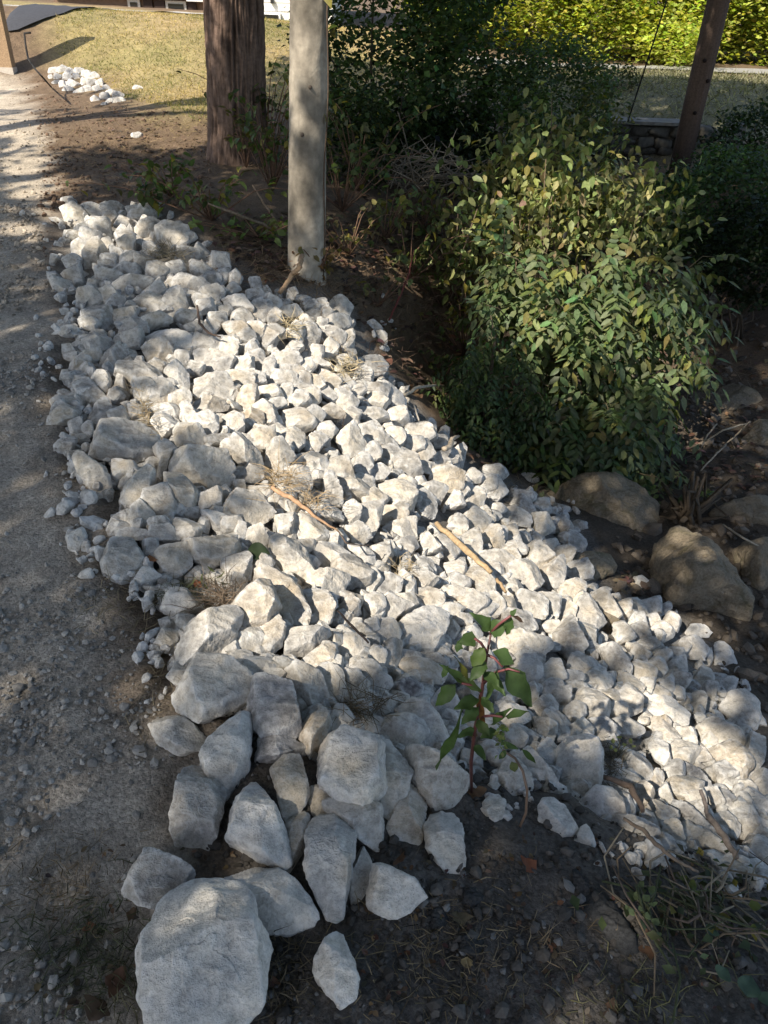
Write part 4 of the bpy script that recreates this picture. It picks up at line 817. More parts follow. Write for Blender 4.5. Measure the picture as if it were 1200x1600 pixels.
# olive leafy saplings in dappled light
for j, (px, py, y, rx, rz, n, lab) in enumerate([(790, 300, 7.2, .5, .55, 1500, 'sparse sapling with pale olive leaves left of the big bush'), (850, 250, 7.6, .5, .5, 1300, 'sparse olive-leaved sapling behind the big bush top'), (950, 320, 6.9, .55, .5, 1700, 'olive-leaved sapling arching above the big bush'), (730, 380, 6.8, .4, .5, 900, 'thin sapling with drooping leaves beside the twig pile'), (1010, 350, 7.2, .4, .45, 1000, 'leafy sapling between the big bush and the ivy'), (870, 330, 6.6, .6, .5, 1500, 'bright sapling leaves directly over the big bush')]):
    shrub('sapling', lab, 'sapling', at(px, py, y), (rx, .4, rz), int(n*.5), .085, .045, (.20, .215, .085), 30+j, 'saplings around the big bush', lump=.95, shell=.15, yellow=.05, droop=.6, up=.35, stems=16, var=.4, hexa=True, stemcol=(.16, .12, .08))
# the big bush with drooping compound leaves
def compound(mb, P, T, g, n=4, L=.085, Wd=.042, col=(.06, .1, .035)):
    T = T/np.linalg.norm(T); side = np.cross(T, [0, 0, 1.0]); side /= np.linalg.norm(side)+1e-6; up_ = np.cross(side, T); sp = L*.62
    pp = []; tt = []; nn_ = []; ll = []
    for k in range(n):
        q_ = P+T*sp*(k+.6)-np.array([0, 0, .006*k*k])
        for s_ in (1, -1): pp.append(q_); d = side*s_*.9+T*.35-np.array([0, 0, g.uniform(.25, .6)]); tt.append(d/np.linalg.norm(d)); nn_.append(up_+g.normal(size=3)*.25); ll.append(L*(1-.12*abs(k-1)))
    pp.append(P+T*sp*(n+.4)-np.array([0, 0, .006*n*n])); tt.append((T-np.array([0, 0, .5]))/np.linalg.norm(T-np.array([0, 0, .5]))); nn_.append(up_); ll.append(L*1.05)
    pp, tt, nn_, ll = map(np.array, (pp, tt, nn_, ll)); nn_ = nn_-tt*(nn_*tt).sum(1)[:, None]; nn_ /= np.linalg.norm(nn_, axis=1)[:, None]
    # six-point leaflets
    B = np.cross(nn_, tt); w_ = ll*Wd/L; m1 = pp+tt*(ll*.3)[:, None]; m2 = pp+tt*(ll*.68)[:, None]; V = np.stack([pp, m1+B*(w_*.48)[:, None]+nn_*.004, m2+B*(w_*.40)[:, None]-nn_*.002, pp+tt*ll[:, None]-nn_*.010, m2-B*(w_*.40)[:, None]-nn_*.002, m1-B*(w_*.48)[:, None]+nn_*.004, m1+nn_*-.002, m2-nn_*.005], 1)
    i = np.arange(len(pp))[:, None]*8; Fq = np.concatenate([i+np.array([[6, 7, 2, 1]]), i+np.array([[6, 5, 4, 7]])]); Ft = np.concatenate([i+np.array([[0, 6, 1]]), i+np.array([[0, 5, 6]]), i+np.array([[7, 3, 2]]), i+np.array([[7, 4, 3]])])
    c = np.asarray(col)*(1+.15*g.normal())*(1+.10*g.normal(size=(len(pp), 3))); mb.add(V.reshape(-1, 3), [Fq, Ft], np.repeat(np.clip(c, .005, .6), 8, 0))
def compound_bush(label, cpx, cpy, y, rad, n, seed, L=.085, col=(.062, .100, .036), base=None, name='bush', lobes=None):
    g = np.random.default_rng(seed); c = at(cpx, cpy, y); rad = np.array(rad); b0 = base if base is not None else np.array([c[0], c[1]+.2, float(hq(c[0], c[1]+.2))])
    e = empty(name, b0, label, 'bush'); mb = MB(); sb = MB()
    d = rvec(n, g); f = 1+.6*fbm(d*1.7+seed, 3); P = c+d*rad*(g.uniform(.35, 1, n)**.5*f)[:, None]
    if lobes:
        lc = np.array([at(a[0], a[1], a[2]) for a in lobes]); lr = np.array([a[3] for a in lobes]); wt = lr.prod(1)**(2/3); k = g.choice(len(lobes), n, p=wt/wt.sum()); P = lc[k]+d*lr[k]*(g.uniform(.3, 1, n)**.5*f)[:, None]
    hole = fbm(P*2.3+seed, 2)
    for i in range(n):
        if hole[i] > .32 or P[i, 2] < hq(P[i, 0], P[i, 1])+.04: continue
        T = d[i]*np.array([1, 1, .3])+g.normal(size=3)*.4+np.array([0, -.3, -.7]); compound(mb, P[i], T, g, g.integers(3, 5), L*g.uniform(.75, 1.25), L*.42, np.array(col)*g.uniform(.75, 1.3)*(np.array((1.45, 1.2, .8)) if g.random() < .16 else 1.0))
    for i in range(n//22):   # long shoots breaking the outline
        a = P[g.integers(0, n)]; T = (a-c)/np.linalg.norm(a-c)*.6+np.array([g.normal()*.5, -.2, g.uniform(-.1, .7)]); T /= np.linalg.norm(T); ln = g.uniform(.2, .5)*rad[0]*1.3; pts = np.array([a, a+T*ln*.5+np.array([0, 0, .03]), a+T*ln-np.array([0, 0, .05])]); sb.tube(pts, [.006, .004, .002], 4, (.12, .10, .06))
        for k in range(5): compound(mb, pts[0]*(1-k/4)+pts[2]*k/4, T+g.normal(size=3)*.6-np.array([0, 0, .4]), g, 3, L*g.uniform(.6, .95), L*.42, np.array(col)*g.uniform(.9, 1.4))
    o = mb.build('foliage', LEAF, e); o.location = -Vector(b0)
    for i in range(26):
        t_ = P[g.integers(0, n)]; m_ = (b0+t_)/2+g.normal(size=3)*.12+np.array([0, 0, .15]); sb.tube(np.array([b0+g.normal(size=3)*.05, b0*.5+m_*.5, m_, m_*.5+t_*.5, t_]), [.02, .016, .011, .007, .003], 5, (.11, .085, .06))
    s_ = sb.build('stems', WOOD, e); s_.location = -Vector(b0); s_['kind'] = 'stuff'; return e
compound_bush('big bush with drooping compound leaves hanging over the creek', 900, 535, 5.6, (.80, .5, .78), 800, 61, .105, (.120, .155, .068), base=np.array([1.75, 5.9, float(hq(1.75, 5.9))]), lobes=[(835,440,5.7,(.36,.3,.28)),(945,465,5.6,(.42,.35,.36)),(870,545,5.35,(.36,.3,.30)),(1005,575,5.5,(.40,.3,.36)),(905,640,5.15,(.34,.28,.26)),(800,540,5.5,(.22,.2,.3)),(1050,480,5.9,(.25,.25,.3)),(975,690,5.1,(.26,.25,.24))])
compound_bush('lower skirt of broad hanging leaves above the tan ledge', 910, 690, 5.05, (.50, .32, .30), 240, 62,   .09, (.075, .110, .046), base=np.array([1.7, 5.6, float(hq(1.7, 5.6))]))
compound_bush('dark vine curtain hanging over the bank above the pile', 755, 620, 4.95, (.30, .28, .45), 330, 63, .055, (.055, .085, .032), base=np.array([.75, 5.3, float(hq(.75, 5.3))]), name='hanging_vine')
compound_bush('small sprig of light green leaves by the big tan boulder', 1075, 800, 4.55, (.12, .1, .15), 34, 64, .05, (.11, .15, .06), base=G1(1075, 815), name='sprig')
# sunlit hedge of trees past the far road
for j, (px, y, rx, h, lab) in enumerate([(800, 19.5, 1.5, 2.0, 'first sunlit hedge tree from the dark thicket'), (905, 19.0, 1.3, 1.9, 'sunlit yellow-green hedge tree past the rounded shrub'), (985, 19.8, 1.3, 2.2, 'sunlit hedge tree with a dark gap behind the guy wire'), (1075, 19.2, 1.3, 2.0, 'sunlit hedge tree just behind the utility pole'), (1150, 19.4, 1.4, 2.1, 'sunlit hedge tree right of the utility pole'), (1235, 18.8, 1.2, 2.0, 'sunlit hedge shrub cut by the frame edge'), (700, 20.5, 1.6, 2.1, 'sunlit tree top glowing above the dark thicket'), (1020, 18.2, .7, .5, 'low bright shrub at the far road verge')]):
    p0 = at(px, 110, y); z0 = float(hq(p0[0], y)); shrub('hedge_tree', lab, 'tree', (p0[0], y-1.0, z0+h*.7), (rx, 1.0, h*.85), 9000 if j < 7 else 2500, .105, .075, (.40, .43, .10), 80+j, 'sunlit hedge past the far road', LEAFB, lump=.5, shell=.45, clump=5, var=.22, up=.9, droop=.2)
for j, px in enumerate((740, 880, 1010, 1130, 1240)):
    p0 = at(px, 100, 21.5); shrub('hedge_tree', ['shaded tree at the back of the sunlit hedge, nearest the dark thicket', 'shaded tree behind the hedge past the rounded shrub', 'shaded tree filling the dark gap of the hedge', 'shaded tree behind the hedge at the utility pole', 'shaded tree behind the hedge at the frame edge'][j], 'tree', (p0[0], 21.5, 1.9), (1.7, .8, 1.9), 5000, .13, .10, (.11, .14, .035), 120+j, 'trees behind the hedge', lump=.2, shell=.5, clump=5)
shrub('bank_shrub', 'small dark shrub on the dry bank above the headwall', 'shrub', at(968, 140, 13.5), (.32, .3, .42), 900, .05, .035, (.045, .06, .025), 99)
# brambles and seedlings between and before the trunks
def sprig(label, px, py, y, n, spread, h, L, col, seed, name='bramble', cat='bramble', group='brambles around the trunks', yellow=.1, red=0.0):
    g = np.random.default_rng(seed); b0 = G1(px, py); 
    e = empty(name, b0, label, cat, group); mb = MB(); sb = MB()
    for i in range(n):
        d = np.array([g.normal()*spread, g.normal()*spread*.6, h*g.uniform(.4, 1.1)]); m_ = d*.55+np.array([0, 0, h*.25]); pts = np.array([[0, 0, 0], m_*.5, m_, (m_+d)/2+np.array([0, 0, .02]), d]); sb.tube(pts, [.006, .005, .004, .003, .002], 4, (.15, .09, .06))
        k = g.integers(5, 10); tt = g.uniform(.25, 1, k); P = np.array([pts[min(3, int(t_*4))]*(1-(t_*4) % 1)+pts[min(4, int(t_*4)+1)]*((t_*4) % 1) for t_ in tt])+g.normal(size=(k, 3))*.02
        add_leaves(mb, P, g, L, L*.58, (.16, .06, .03) if g.random() < red else col, .25, .5, .4, yellow, True)
    mb.build('foliage', LEAF, e); s_ = sb.build('stems', WOOD, e); s_['kind'] = 'stuff'; return e
for j, a in enumerate([('leafy seedlings left of the ridged trunk at the pile top', 270, 310, 14, .25, .28, .075, (.075, .105, .03)), ('bramble with a bent cane in front of the ridged trunk', 330, 345, 16, .32, .35, .07, (.095, .125, .035)), ('low bright weeds by the foot of the pale grey trunk', 405, 372, 14, .22, .14, .07, (.11, .15, .045)), ('leafy shoots filling the gap between the two trunks', 425, 300, 26, .28, .75, .075, (.085, .12, .035)), ('tall shoots between the two trunks, behind the leafy ones', 415, 250, 18, .25, .9, .075, (.085, .11, .035)), ('shoots with yellow leaves at the ridged trunk foot', 385, 262, 10, .15, .5, .07, (.12, .12, .04)), ('dry bramble right of the pale grey trunk', 545, 400, 12, .25, .35, .06, (.11, .095, .04)), ('shaded shoots beyond the pale grey trunk', 535, 330, 16, .3, .6, .07, (.07, .10, .03)), ('withered shoot with drooping leaves on the eroded bank', 640, 440, 14, .3, .5, .08, (.085, .105, .035)), ('green shoots on the eroded bank near the hanging vine', 690, 600, 12, .2, .3, .05, (.095, .13, .04)), ('yellowing shoots below the twig pile', 690, 480, 14, .3, .45, .07, (.11, .125, .04)), ('thin shoots on the eroded bank below the grey trunk', 590, 480, 10, .25, .25, .055, (.09, .10, .035)), ('dark seedlings right at the top of the pile', 240, 330, 10, .18, .22, .07, (.05, .075, .025))]):
    sprig(a[0], a[1], a[2], 0, *a[3:], seed=200+j)
for j, (px, py, n, sp, h, lab) in enumerate([(725, 560, 16, .3, .55, 'straggly shoots between the eroded bank and the big bush'), (760, 470, 18, .35, .7, 'tall straggly shoots left of the big bush'), (700, 400, 16, .4, .6, 'straggly olive shoots right of the twig pile'), (660, 360, 12, .35, .4, 'half dead shoots beside the reddish cane'), (600, 380, 14, .35, .45, 'dim shoots under the thicket right of the grey trunk'), (560, 300, 14, .3, .7, 'dim tall shoots just right of the grey trunk'), (1030, 430, 12, .3, .5, 'dark shoots between the big bush and the creek stones')]):
    sprig(lab, px, py, 0, n, sp, h, .075, (.115, .135, .05), 260+j, yellow=.2)
sprig('reddish creeper leaves clinging to the pale grey trunk base', 500, 440, 0, 10, .12, .25, .055, (.14, .10, .04), 240, red=.5)
# creeper on the grey trunk
g = np.random.default_rng(77); e = empty('creeper', gt_, 'thin creeper with a few leaves climbing the pale grey trunk', 'creeper'); mb = MB(); sb = MB(); pts = []
for k in range(16):
    zz = k*.13; c_ = gt_+(gtop-gt_)*zz/7.4; a_ = -.35+.15*math.sin(k*.9); pts.append(np.array([c_[0]+math.cos(a_)*(gr*1.03+.004), c_[1]+math.sin(a_)*(gr*1.03+.004), gt_[2]+zz-.05]))
sb.tube(np.array(pts), .005, 4, (.10, .07, .05)); P = np.array(pts)[[5, 8, 9, 11, 12, 13, 14, 15, 15]]+g.normal(size=(9, 3))*.03+np.array([.03, -.03, 0]); add_leaves(mb, P, g, .085, .05, (.11, .12, .04), .2, .2, .6, .4)
o = mb.build('foliage', LEAF, e); o.location = -Vector(gt_); s_ = sb.build('stem', WOOD, e); s_.location = -Vector(gt_)
# pokeweed in the pile: red stem, each leaf a part
def leaf_patch(a, b, wid, nrm, col, fold=.12, curl=.15, serr=0.0, seed=0):
    """leaf blade from a to b as a small grid"""
    a, b, nrm = map(np.array, (a, b, nrm)); T = b-a; L = np.linalg.norm(T); T /= L; B = np.cross(nrm, T); B /= np.linalg.norm(B); N = np.cross(T, B); g = np.random.default_rng(seed); V = []
    ts = np.array([0, .08, .2, .35, .5, .65, .8, .92, 1.0]); ws = np.array([.04, .38, .8, 1.0, .97, .8, .52, .24, .0])
    for t_, w_ in zip(ts, ws):
        for s_ in (-1, -.5, 0, .5, 1):
            jj = 1+serr*g.normal() if abs(s_) == 1 else 1
            V.append(a+T*L*t_+B*s_*w_*wid/2*jj+N*(abs(s_)*w_*wid*fold-curl*L*t_*t_+(.045*L*math.sin(t_*9+s_*2+seed)*(abs(s_)+.2))))
    F_ = np.array([(r*5+c, r*5+c+1, r*5+6+c, r*5+5+c) for r in range(8) for c in range(4)]); return np.array(V), F_, np.asarray(col)
def px3(px, py, y): return Py(px, py, y)
b0 = G1(738, 1236); Y0 = b0[1]-.09
plant = empty('pokeweed', b0, 'leafy weed with a dark red stem growing out of the rock pile', 'weed')
def part_mesh(name, V, F_, col, m, parent):
    o = obj(name, mesh_np(name, V-np.array(parent.location), F_, m, np.broadcast_to(col, V.shape)), parent); return o
def stem_part(name, pts, rad, col, parent, k=7):
    mb = MB(); mb.tube(np.array(pts), rad, k, col); mb.V = [v-np.array(parent.location) for v in mb.V]; return mb.build(name, WOODS, parent)
WOODS = mat_tint('stem', .45, 40, .2, .1, .002, .4)
stem_part('stem', [b0-np.array([0, 0, .02]), px3(736, 1190, Y0+.01), px3(742, 1140, Y0+.01), px3(753, 1080, Y0+.02), px3(760, 1025, Y0+.03), px3(768, 985, Y0+.05)], [.0042, .0045, .0045, .004, .0032, .002], (.085, .032, .028), plant)
for a in ([(755, 1068), (775, 1050), (795, 1045), (812, 1050)], [(758, 1022), (772, 1028), (785, 1042)], [(760, 1018), (752, 1005), (742, 998)], [(752, 1082), (735, 1070), (722, 1068)], [(766, 990), (780, 975), (798, 962)], [(745, 1120), (770, 1118), (785, 1120)]):
    stem_part('branch', [px3(x, y, Y0+.02-.01*i) for i, (x, y) in enumerate(a)], [.0035, .003, .0025, .002][:len(a)], (.15, .05, .05), plant, 5)
GR = (.055, .095, .030)
for j, (ax, ay, bx, by, wd, dy, cl) in enumerate([(768,985,742,957,22,0,GR),(766,988,790,974,28,-.01,GR),(745,998,718,1002,24,-.02,GR),(720,1000,712,1020,12,-.02,GR),(756,1012,736,1042,24,-.03,(.075,.115,.03)),(798,962,791,996,15,-.02,GR),(798,962,806,952,8,0,GR),(800,962,822,972,7,0,(.10,.06,.04)),(770,1018,806,1036,24,-.02,GR),(786,1042,840,1106,38,-.05,(.050,.085,.028)),(776,1046,762,1102,16,-.04,GR),(752,1080,716,1056,14,-.02,(.08,.12,.04)),(748,1092,712,1104,22,-.04,GR),(712,1070,678,1106,22,-.03,GR),(722,1108,687,1222,13,-.06,(.06,.10,.03)),(768,1132,792,1108,12,-.02,GR),(748,1086,757,1148,12,-.02,(.17,.075,.03)),(735,1070,722,1030,10,-.01,(.12,.12,.03)),(775,1140,752,1152,14,-.03,GR),(728,1070,700,1040,14,-.02,GR),(790,1120,820,1110,14,-.03,GR),(745,1150,728,1140,12,-.02,(.15,.09,.04)),(700,1040,690,1060,10,-.02,GR),(756,1050,780,1068,18,-.05,GR),(752,1090,772,1110,16,-.05,GR),(748,1105,722,1130,18,-.05,GR),(745,1125,765,1150,16,-.05,(.075,.11,.035)),(742,1140,715,1150,14,-.04,GR),(760,1035,735,1062,20,-.05,GR),(770,1060,790,1085,16,-.05,GR),(740,1165,760,1185,14,-.04,GR)]):
    A = px3(ax, ay, Y0+.02+dy*.3); Bp = px3(bx, by, Y0+.02+dy); wm = wd/FPX*((A-CAM)@CF); V, F_, c_ = leaf_patch(A, Bp, wm, -CF*.6+np.array([0, 0, .7])+np.array([random.uniform(-.3, .3), 0, 0]), cl, serr=.16, curl=.22, seed=j); o = part_mesh('leaf', V, F_, c_, LEAF, plant)
    if ay == 1108: o['label'] = 'long strap-shaped green leaf'
    if cl[0] > .14: o['label'] = 'withered brown leaf'
mb = MB(); g = np.random.default_rng(8)
P = np.array([px3(783+g.normal()*3, 1128+g.uniform(0, 52), Y0-.01) for _ in range(46)]); add_leaves(mb, P, g, .012, .008, (.12, .16, .05), .2); mb.V = [v-b0 for v in mb.V]; s_ = mb.build('seed_cluster', LEAF, plant); s_['kind'] = 'stuff'
# thin vine arching beside it
b1 = G1(811, 1295); e = empty('vine', b1, 'thin brown vine arching over the grey stones by the red-stemmed weed', 'vine'); stem_part('stem', [b1, px3(822, 1270, b1[1]+.01), px3(824, 1235, b1[1]+.03), px3(817, 1205, b1[1]+.05), px3(805, 1185, b1[1]+.08), px3(785, 1172, b1[1]+.10)], .0035, (.17, .11, .075), e, 5)
for ax, ay, bx, by, wd, cl in ((800, 1190, 806, 1208, 14, (.12, .14, .06)), (816, 1170, 840, 1196, 9, GR), (785, 1160, 812, 1172, 9, GR), (790, 1172, 780, 1188, 10, GR)):
    A = px3(ax, ay, b1[1]+.06); Bp = px3(bx, by, b1[1]+.05); V, F_, c_ = leaf_patch(A, Bp, wd/FPX*((A-CAM)@CF), -CF, cl); part_mesh('leaf', V, F_, c_, LEAF, e)
# small round-leaved weeds at the soil edge
def weed(label, leaves, base, stemc=(.10, .10, .05), cl=(.15, .19, .09), lift=.05):
    b_ = G1(*base); e = empty('small_weed', b_, label, 'weed', 'small weeds on the soil')
    for j, (x, y, w_, h_) in enumerate(leaves):
        c_ = G1(x, y, lift); wd = w_/FPX*((c_-CAM)@CF); ln = h_/FPX*((c_-CAM)@CF); a_ = random.uniform(0, 6.28); T = np.array([math.cos(a_), math.sin(a_)*.8, .1])*ln*.5
        V, F_, cc = leaf_patch(c_-T, c_+T, wd, (random.uniform(-.3, .3), -.3, 1), np.array(cl)*random.uniform(.8, 1.15), curl=.08, seed=j); part_mesh('leaf', V, F_, cc, LEAF, e); stem_part('stem', [b_, (b_+c_)/2+np.array([0, 0, .012]), c_-T], .0012, stemc, e, 4)
    return e
weed('small weed with pale round leaves in front of the tangled vines', [(1002,1382,13,11),(1018,1391,15,12),(1010,1403,12,16),(995,1400,13,12),(1021,1413,14,9),(987,1425,12,12),(980,1418,9,8),(1012,1432,12,10),(1024,1440,11,14),(1000,1420,9,9),(1030,1460,8,10)], (1005, 1435))
weed('broad blue-green leaves at the lower frame corner', [(1170,1540,36,42),(1130,1520,28,24),(1196,1560,20,30),(1112,1455,22,18)], (1165, 1560), cl=(.10,.16,.11), lift=.04)
weed('yellow-green weed among the tangled vines', [(1068,1372,14,12),(1082,1383,16,14),(1090,1395,10,12),(1100,1388,14,10),(1180,1415,16,20),(1178,1450,11,11)], (1085, 1400), cl=(.14,.17,.05))
weed('tiny weed in the sun patch by the egg-shaped stone', [(958,1158,9,7),(968,1152,9,7),(975,1163,8,7),(985,1158,9,7),(990,1166,7,6),(962,1172,7,6),(955,1168,8,6)], (965, 1182), cl=(.17,.20,.08), lift=.06)
weed('grassy weed beside the flat lit slab', [(330,890,16,5),(315,905,20,4),(345,900,18,4),(300,912,22,4),(322,918,18,4),(352,912,16,4)], (325, 912), cl=(.10,.12,.05), lift=.03)
V, F_, c_ = leaf_patch(G1(386, 862, .03), G1(422, 862, .05), 24/FPX*3.4, (0, -.5, 1), (.055, .08, .042)); o = obj('green_leaf', mesh_np('green_leaf', V, F_, LEAF, np.broadcast_to(c_, V.shape))); tag(o, 'single broad green leaf lying in a gap between sunlit stones', 'leaf')

# ------------------------------------------------------------------ far things: road, driveway, house, headwall, pole
def ribbon(name, xs, y0f, y1f, m, lift, col, ny=6):
    V = []; xs = np.array(xs)
    for k in range(ny):
        for x in xs: y = y0f(x)+(y1f(x)-y0f(x))*k/(ny-1); V.append((x, y, float(hq(x, y))+lift))
    n = len(xs); F_ = np.array([(r*n+c, r*n+c+1, r*n+n+c+1, r*n+n+c) for r in range(ny-1) for c in range(n-1)]); V = np.array(V)
    return obj(name, mesh_np(name, V, F_, m, np.broadcast_to(col, V.shape)))
PAVE = mat_tint('paving', .9, 25, .18, .3, .004)
tag(ribbon('road', np.linspace(1.0, 13, 40), lambda x: 16.1-.02*x, lambda x: 16.7-.02*x, PAVE, .03, (.27, .26, .24)), kind='structure')
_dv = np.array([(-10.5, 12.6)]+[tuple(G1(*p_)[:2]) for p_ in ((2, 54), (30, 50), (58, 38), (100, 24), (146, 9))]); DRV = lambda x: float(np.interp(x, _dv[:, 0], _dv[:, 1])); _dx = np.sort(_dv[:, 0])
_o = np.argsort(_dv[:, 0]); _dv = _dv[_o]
tag(ribbon('driveway', np.linspace(-10.4, _dv[-1, 0], 40), DRV, lambda x: max(DRV(x)+.05, 18.0), PAVE, .035, (.06, .062, .07), 12), kind='structure')  # dark colour and outline carry the building's shadow, painted into the asphalt
tag(ribbon('path', np.linspace(-8.5, -3.8, 20), lambda x: 18.2, lambda x: 19.6, PAVE, .04, (.40, .38, .35)), kind='structure')
# house beyond the lawn
HB = Py(195, 20, 23.5); z0 = .35; PAINT = mat_tint('paint', .6, 8, .06, .1, .002); BRICKM = mat_tint('brick', .9, 14, .2, .3, .004)
m, t, b, o_ = new_mat('window_glass'); b.inputs['Base Color'].default_value = (.012, .014, .016, 1); b.inputs['Roughness'].default_value = .08; b.inputs['Specular IOR Level'].default_value = .6; GLASS = m
house = empty('house', (-6, 23.5, z0), 'brick house with shuttered windows behind the lawn', 'house')
def hbox(name, x0, x1, y0, y1, za, zb, col, m, parent, root):
    mb = MB(); mb.box((x0, y0, za), (x1, y1, zb), col); r = np.array(root.location); mb.V = [v-r for v in mb.V]; return mb.build(name, m, parent, smooth=False)
hbox('wall', -9, -2.2, 23.6, 29, z0-.4, z0+3.4, (.20, .135, .095), BRICKM, house, house)
hbox('roof', -9.4, -1.8, 23.1, 29.4, z0+3.4, z0+3.6, (.10, .09, .085), PAINT, house, house)
def pxx(px, y, py=8): return float(Py(px, py, y)[0])
ztop = float(Py(300, 1, 23.5)[2])
for a, c_ in ((200, 219), (259, 291)):
    xa, xb = pxx(a, 23.55), pxx(c_, 23.55); wn = hbox('window', xa, xb, 23.53, 23.597, z0+.1, ztop-.02, (.55, .53, .48), PAINT, house, house); hbox('pane', xa+.07, xb-.07, 23.50, 23.527, z0+.2, ztop-.08, (.02, .02, .02), GLASS, wn, house)
for a, c_ in ((224, 238), (241, 257), (293, 306)): hbox('shutter', pxx(a, 23.5), pxx(c_, 23.5), 23.51, 23.597, z0+.1, ztop-.02, (.035, .022, .018), PAINT, house, house)
hbox('siding_band', pxx(292, 23.4), pxx(330, 23.4), 23.38, 23.597, ztop-.015, ztop+1.2, (.62, .61, .58), PAINT, house, house)
hbox('siding_band', -9, pxx(291.5, 23.4), 23.38, 23.597, ztop+.03, ztop+1.2, (.62, .61, .58), PAINT, house, house)
gar = empty('garage', (-3.2, 20.5, .6), 'white sided garage seen between the two trunks', 'garage')
xa, xb = pxx(396, 20.5, 30), pxx(520, 20.5, 30); gz = float(Py(425, 40, 20.5)[2])
hbox('wall', xa, xb, 20.5, 23.3, gz-.8, gz+2.6, (.70, .69, .66), PAINT, gar, gar)
for k in range(10): hbox('siding_board', xa, xb, 20.485, 20.499, gz+.28+k*.16, gz+.425+k*.16, (.72, .71, .68), PAINT, gar, gar)
wa, wb = pxx(407, 20.4, 30), pxx(438, 20.4, 30); wn = hbox('window', wa, wb, 20.42, 20.484, gz+.02, gz+.25, (.75, .74, .72), PAINT, gar, gar); hbox('pane', wa+.05, wb-.05, 20.40, 20.417, gz+.05, gz+.21, (.02, .02, .02), GLASS, wn, gar)
hbox('lamp', pxx(423, 20.4, 12), pxx(427, 20.4, 12), 20.38, 20.48, gz+.42, gz+.52, (.03, .03, .03), PAINT, gar, gar)
hbox('roof', xa-.3, xb+.3, 20.2, 23.6, gz+2.6, gz+2.8, (.10, .09, .085), PAINT, gar, gar)
# timber post at the upper corner
pb = Py(5, 40, 13.2); zb = float(hq(pb[0], pb[1])); po = empty('timber_post', (pb[0], pb[1], zb), 'squared timber post at the upper frame corner by the driveway', 'post')
mb = MB(); mb.box((-.20, -.07, 0), (.03, .07, 1.9), (.30, .21, .13)); mb.build('shaft', WOOD, po, smooth=False); mb = MB(); mb.box((-.21, -.08, -.05), (.04, .08, .09), (.45, .41, .36)); mb.build('foot', PAVE, po, smooth=False)
mb = MB(); pts = [Py(38, 52, 12.2), Py(40, 70, 12.1), Py(44, 92, 11.6), Py(55, 108, 11.2), Py(66, 120, 10.8), G1(80, 136, .02)]; mb.tube(np.array(pts), .012, 6, (.03, .028, .026)); mb.tube(np.array([pts[0], Py(48, 51, 12.2)]), .014, 6, (.03, .028, .026)); o = mb.build('bent_rod', WOOD); tag(o, 'thin black bent rod standing at the edge of the lane', 'rod')
# stone headwall over the culvert
wy = 12.0; wl = Py(943, 185, wy); wr = Py(1064, 186, wy); hw = empty('headwall', (wl[0], wy, wl[2]-.9), 'old rough stone headwall below the far road bank', 'wall')
SWALL = mat_tint('wall_stone', .95, 18, .35, .5, .01); g = np.random.default_rng(31); xs0, xs1 = wl[0]-.1, wr[0]+.5; zt = wl[2]; D3, F3 = ICO[3]
row = zt-.05
while row > zt-1.0:
    h_ = g.uniform(.10, .16); x = xs0-g.uniform(0, .1)
    while x < xs1:
        w_ = g.uniform(.14, .30); 
        if row-h_/2 < hq(x+w_/2, wy-.1)-.25: x += w_; continue
        N = []; H = []
        for ax in range(3):
            for s_ in (1, -1): v = np.zeros(3); v[ax] = s_; v += g.normal(size=3)*.17; v /= np.linalg.norm(v); N.append(v); H.append((w_*.47, .10, h_*.46)[ax])
        V = D3*gauge(D3, np.array(N), np.array(H), 12)[:, None]; V = V+D3*(.006*fbm(V*14+x*9, 3))[:, None]; c_ = np.array((.088, .08, .066))*g.uniform(.5, 1.4)
        o = obj('stone', mesh_np('stone', V, F3, SWALL, np.broadcast_to(c_, V.shape)), hw, np.array([x+w_/2, wy+g.uniform(-.03, .02), row-h_/2])-np.array(hw.location)); x += w_+.008
    row -= h_+.008
mb = MB(); mb.box((xs0, wy-.04, zt-1.3), (xs1, wy+.25, zt-.06), (.07, .062, .052)); mb.V = [v-np.array(hw.location) for v in mb.V]; mb.build('core', SWALL, hw, smooth=False)
mb = MB(); mb.box((xs0-.05, wy-.14, zt-.045), (xs1-.35, wy+.3, zt-.005), (.17, .16, .14)); mb.V = [v-np.array(hw.location) for v in mb.V]; mb.build('capping_slab', SWALL, hw, smooth=False)
sb0 = Py(1142, 236, 11.4); st_ = empty('concrete_stub', sb0-np.array([0, 0, .15]), 'small weathered concrete stub on the bank right of the utility pole', 'concrete post')
mb = MB(); hh = float((Py(1142, 192, 11.4)-sb0)[2])+.15
for za, zb_, w_ in ((0, hh*.55, .115), (hh*.552, hh, .09)): mb.box((-w_, -w_, za), (w_, w_, zb_), (.20, .19, .17))
mb.build('block', SWALL, st_, smooth=False)
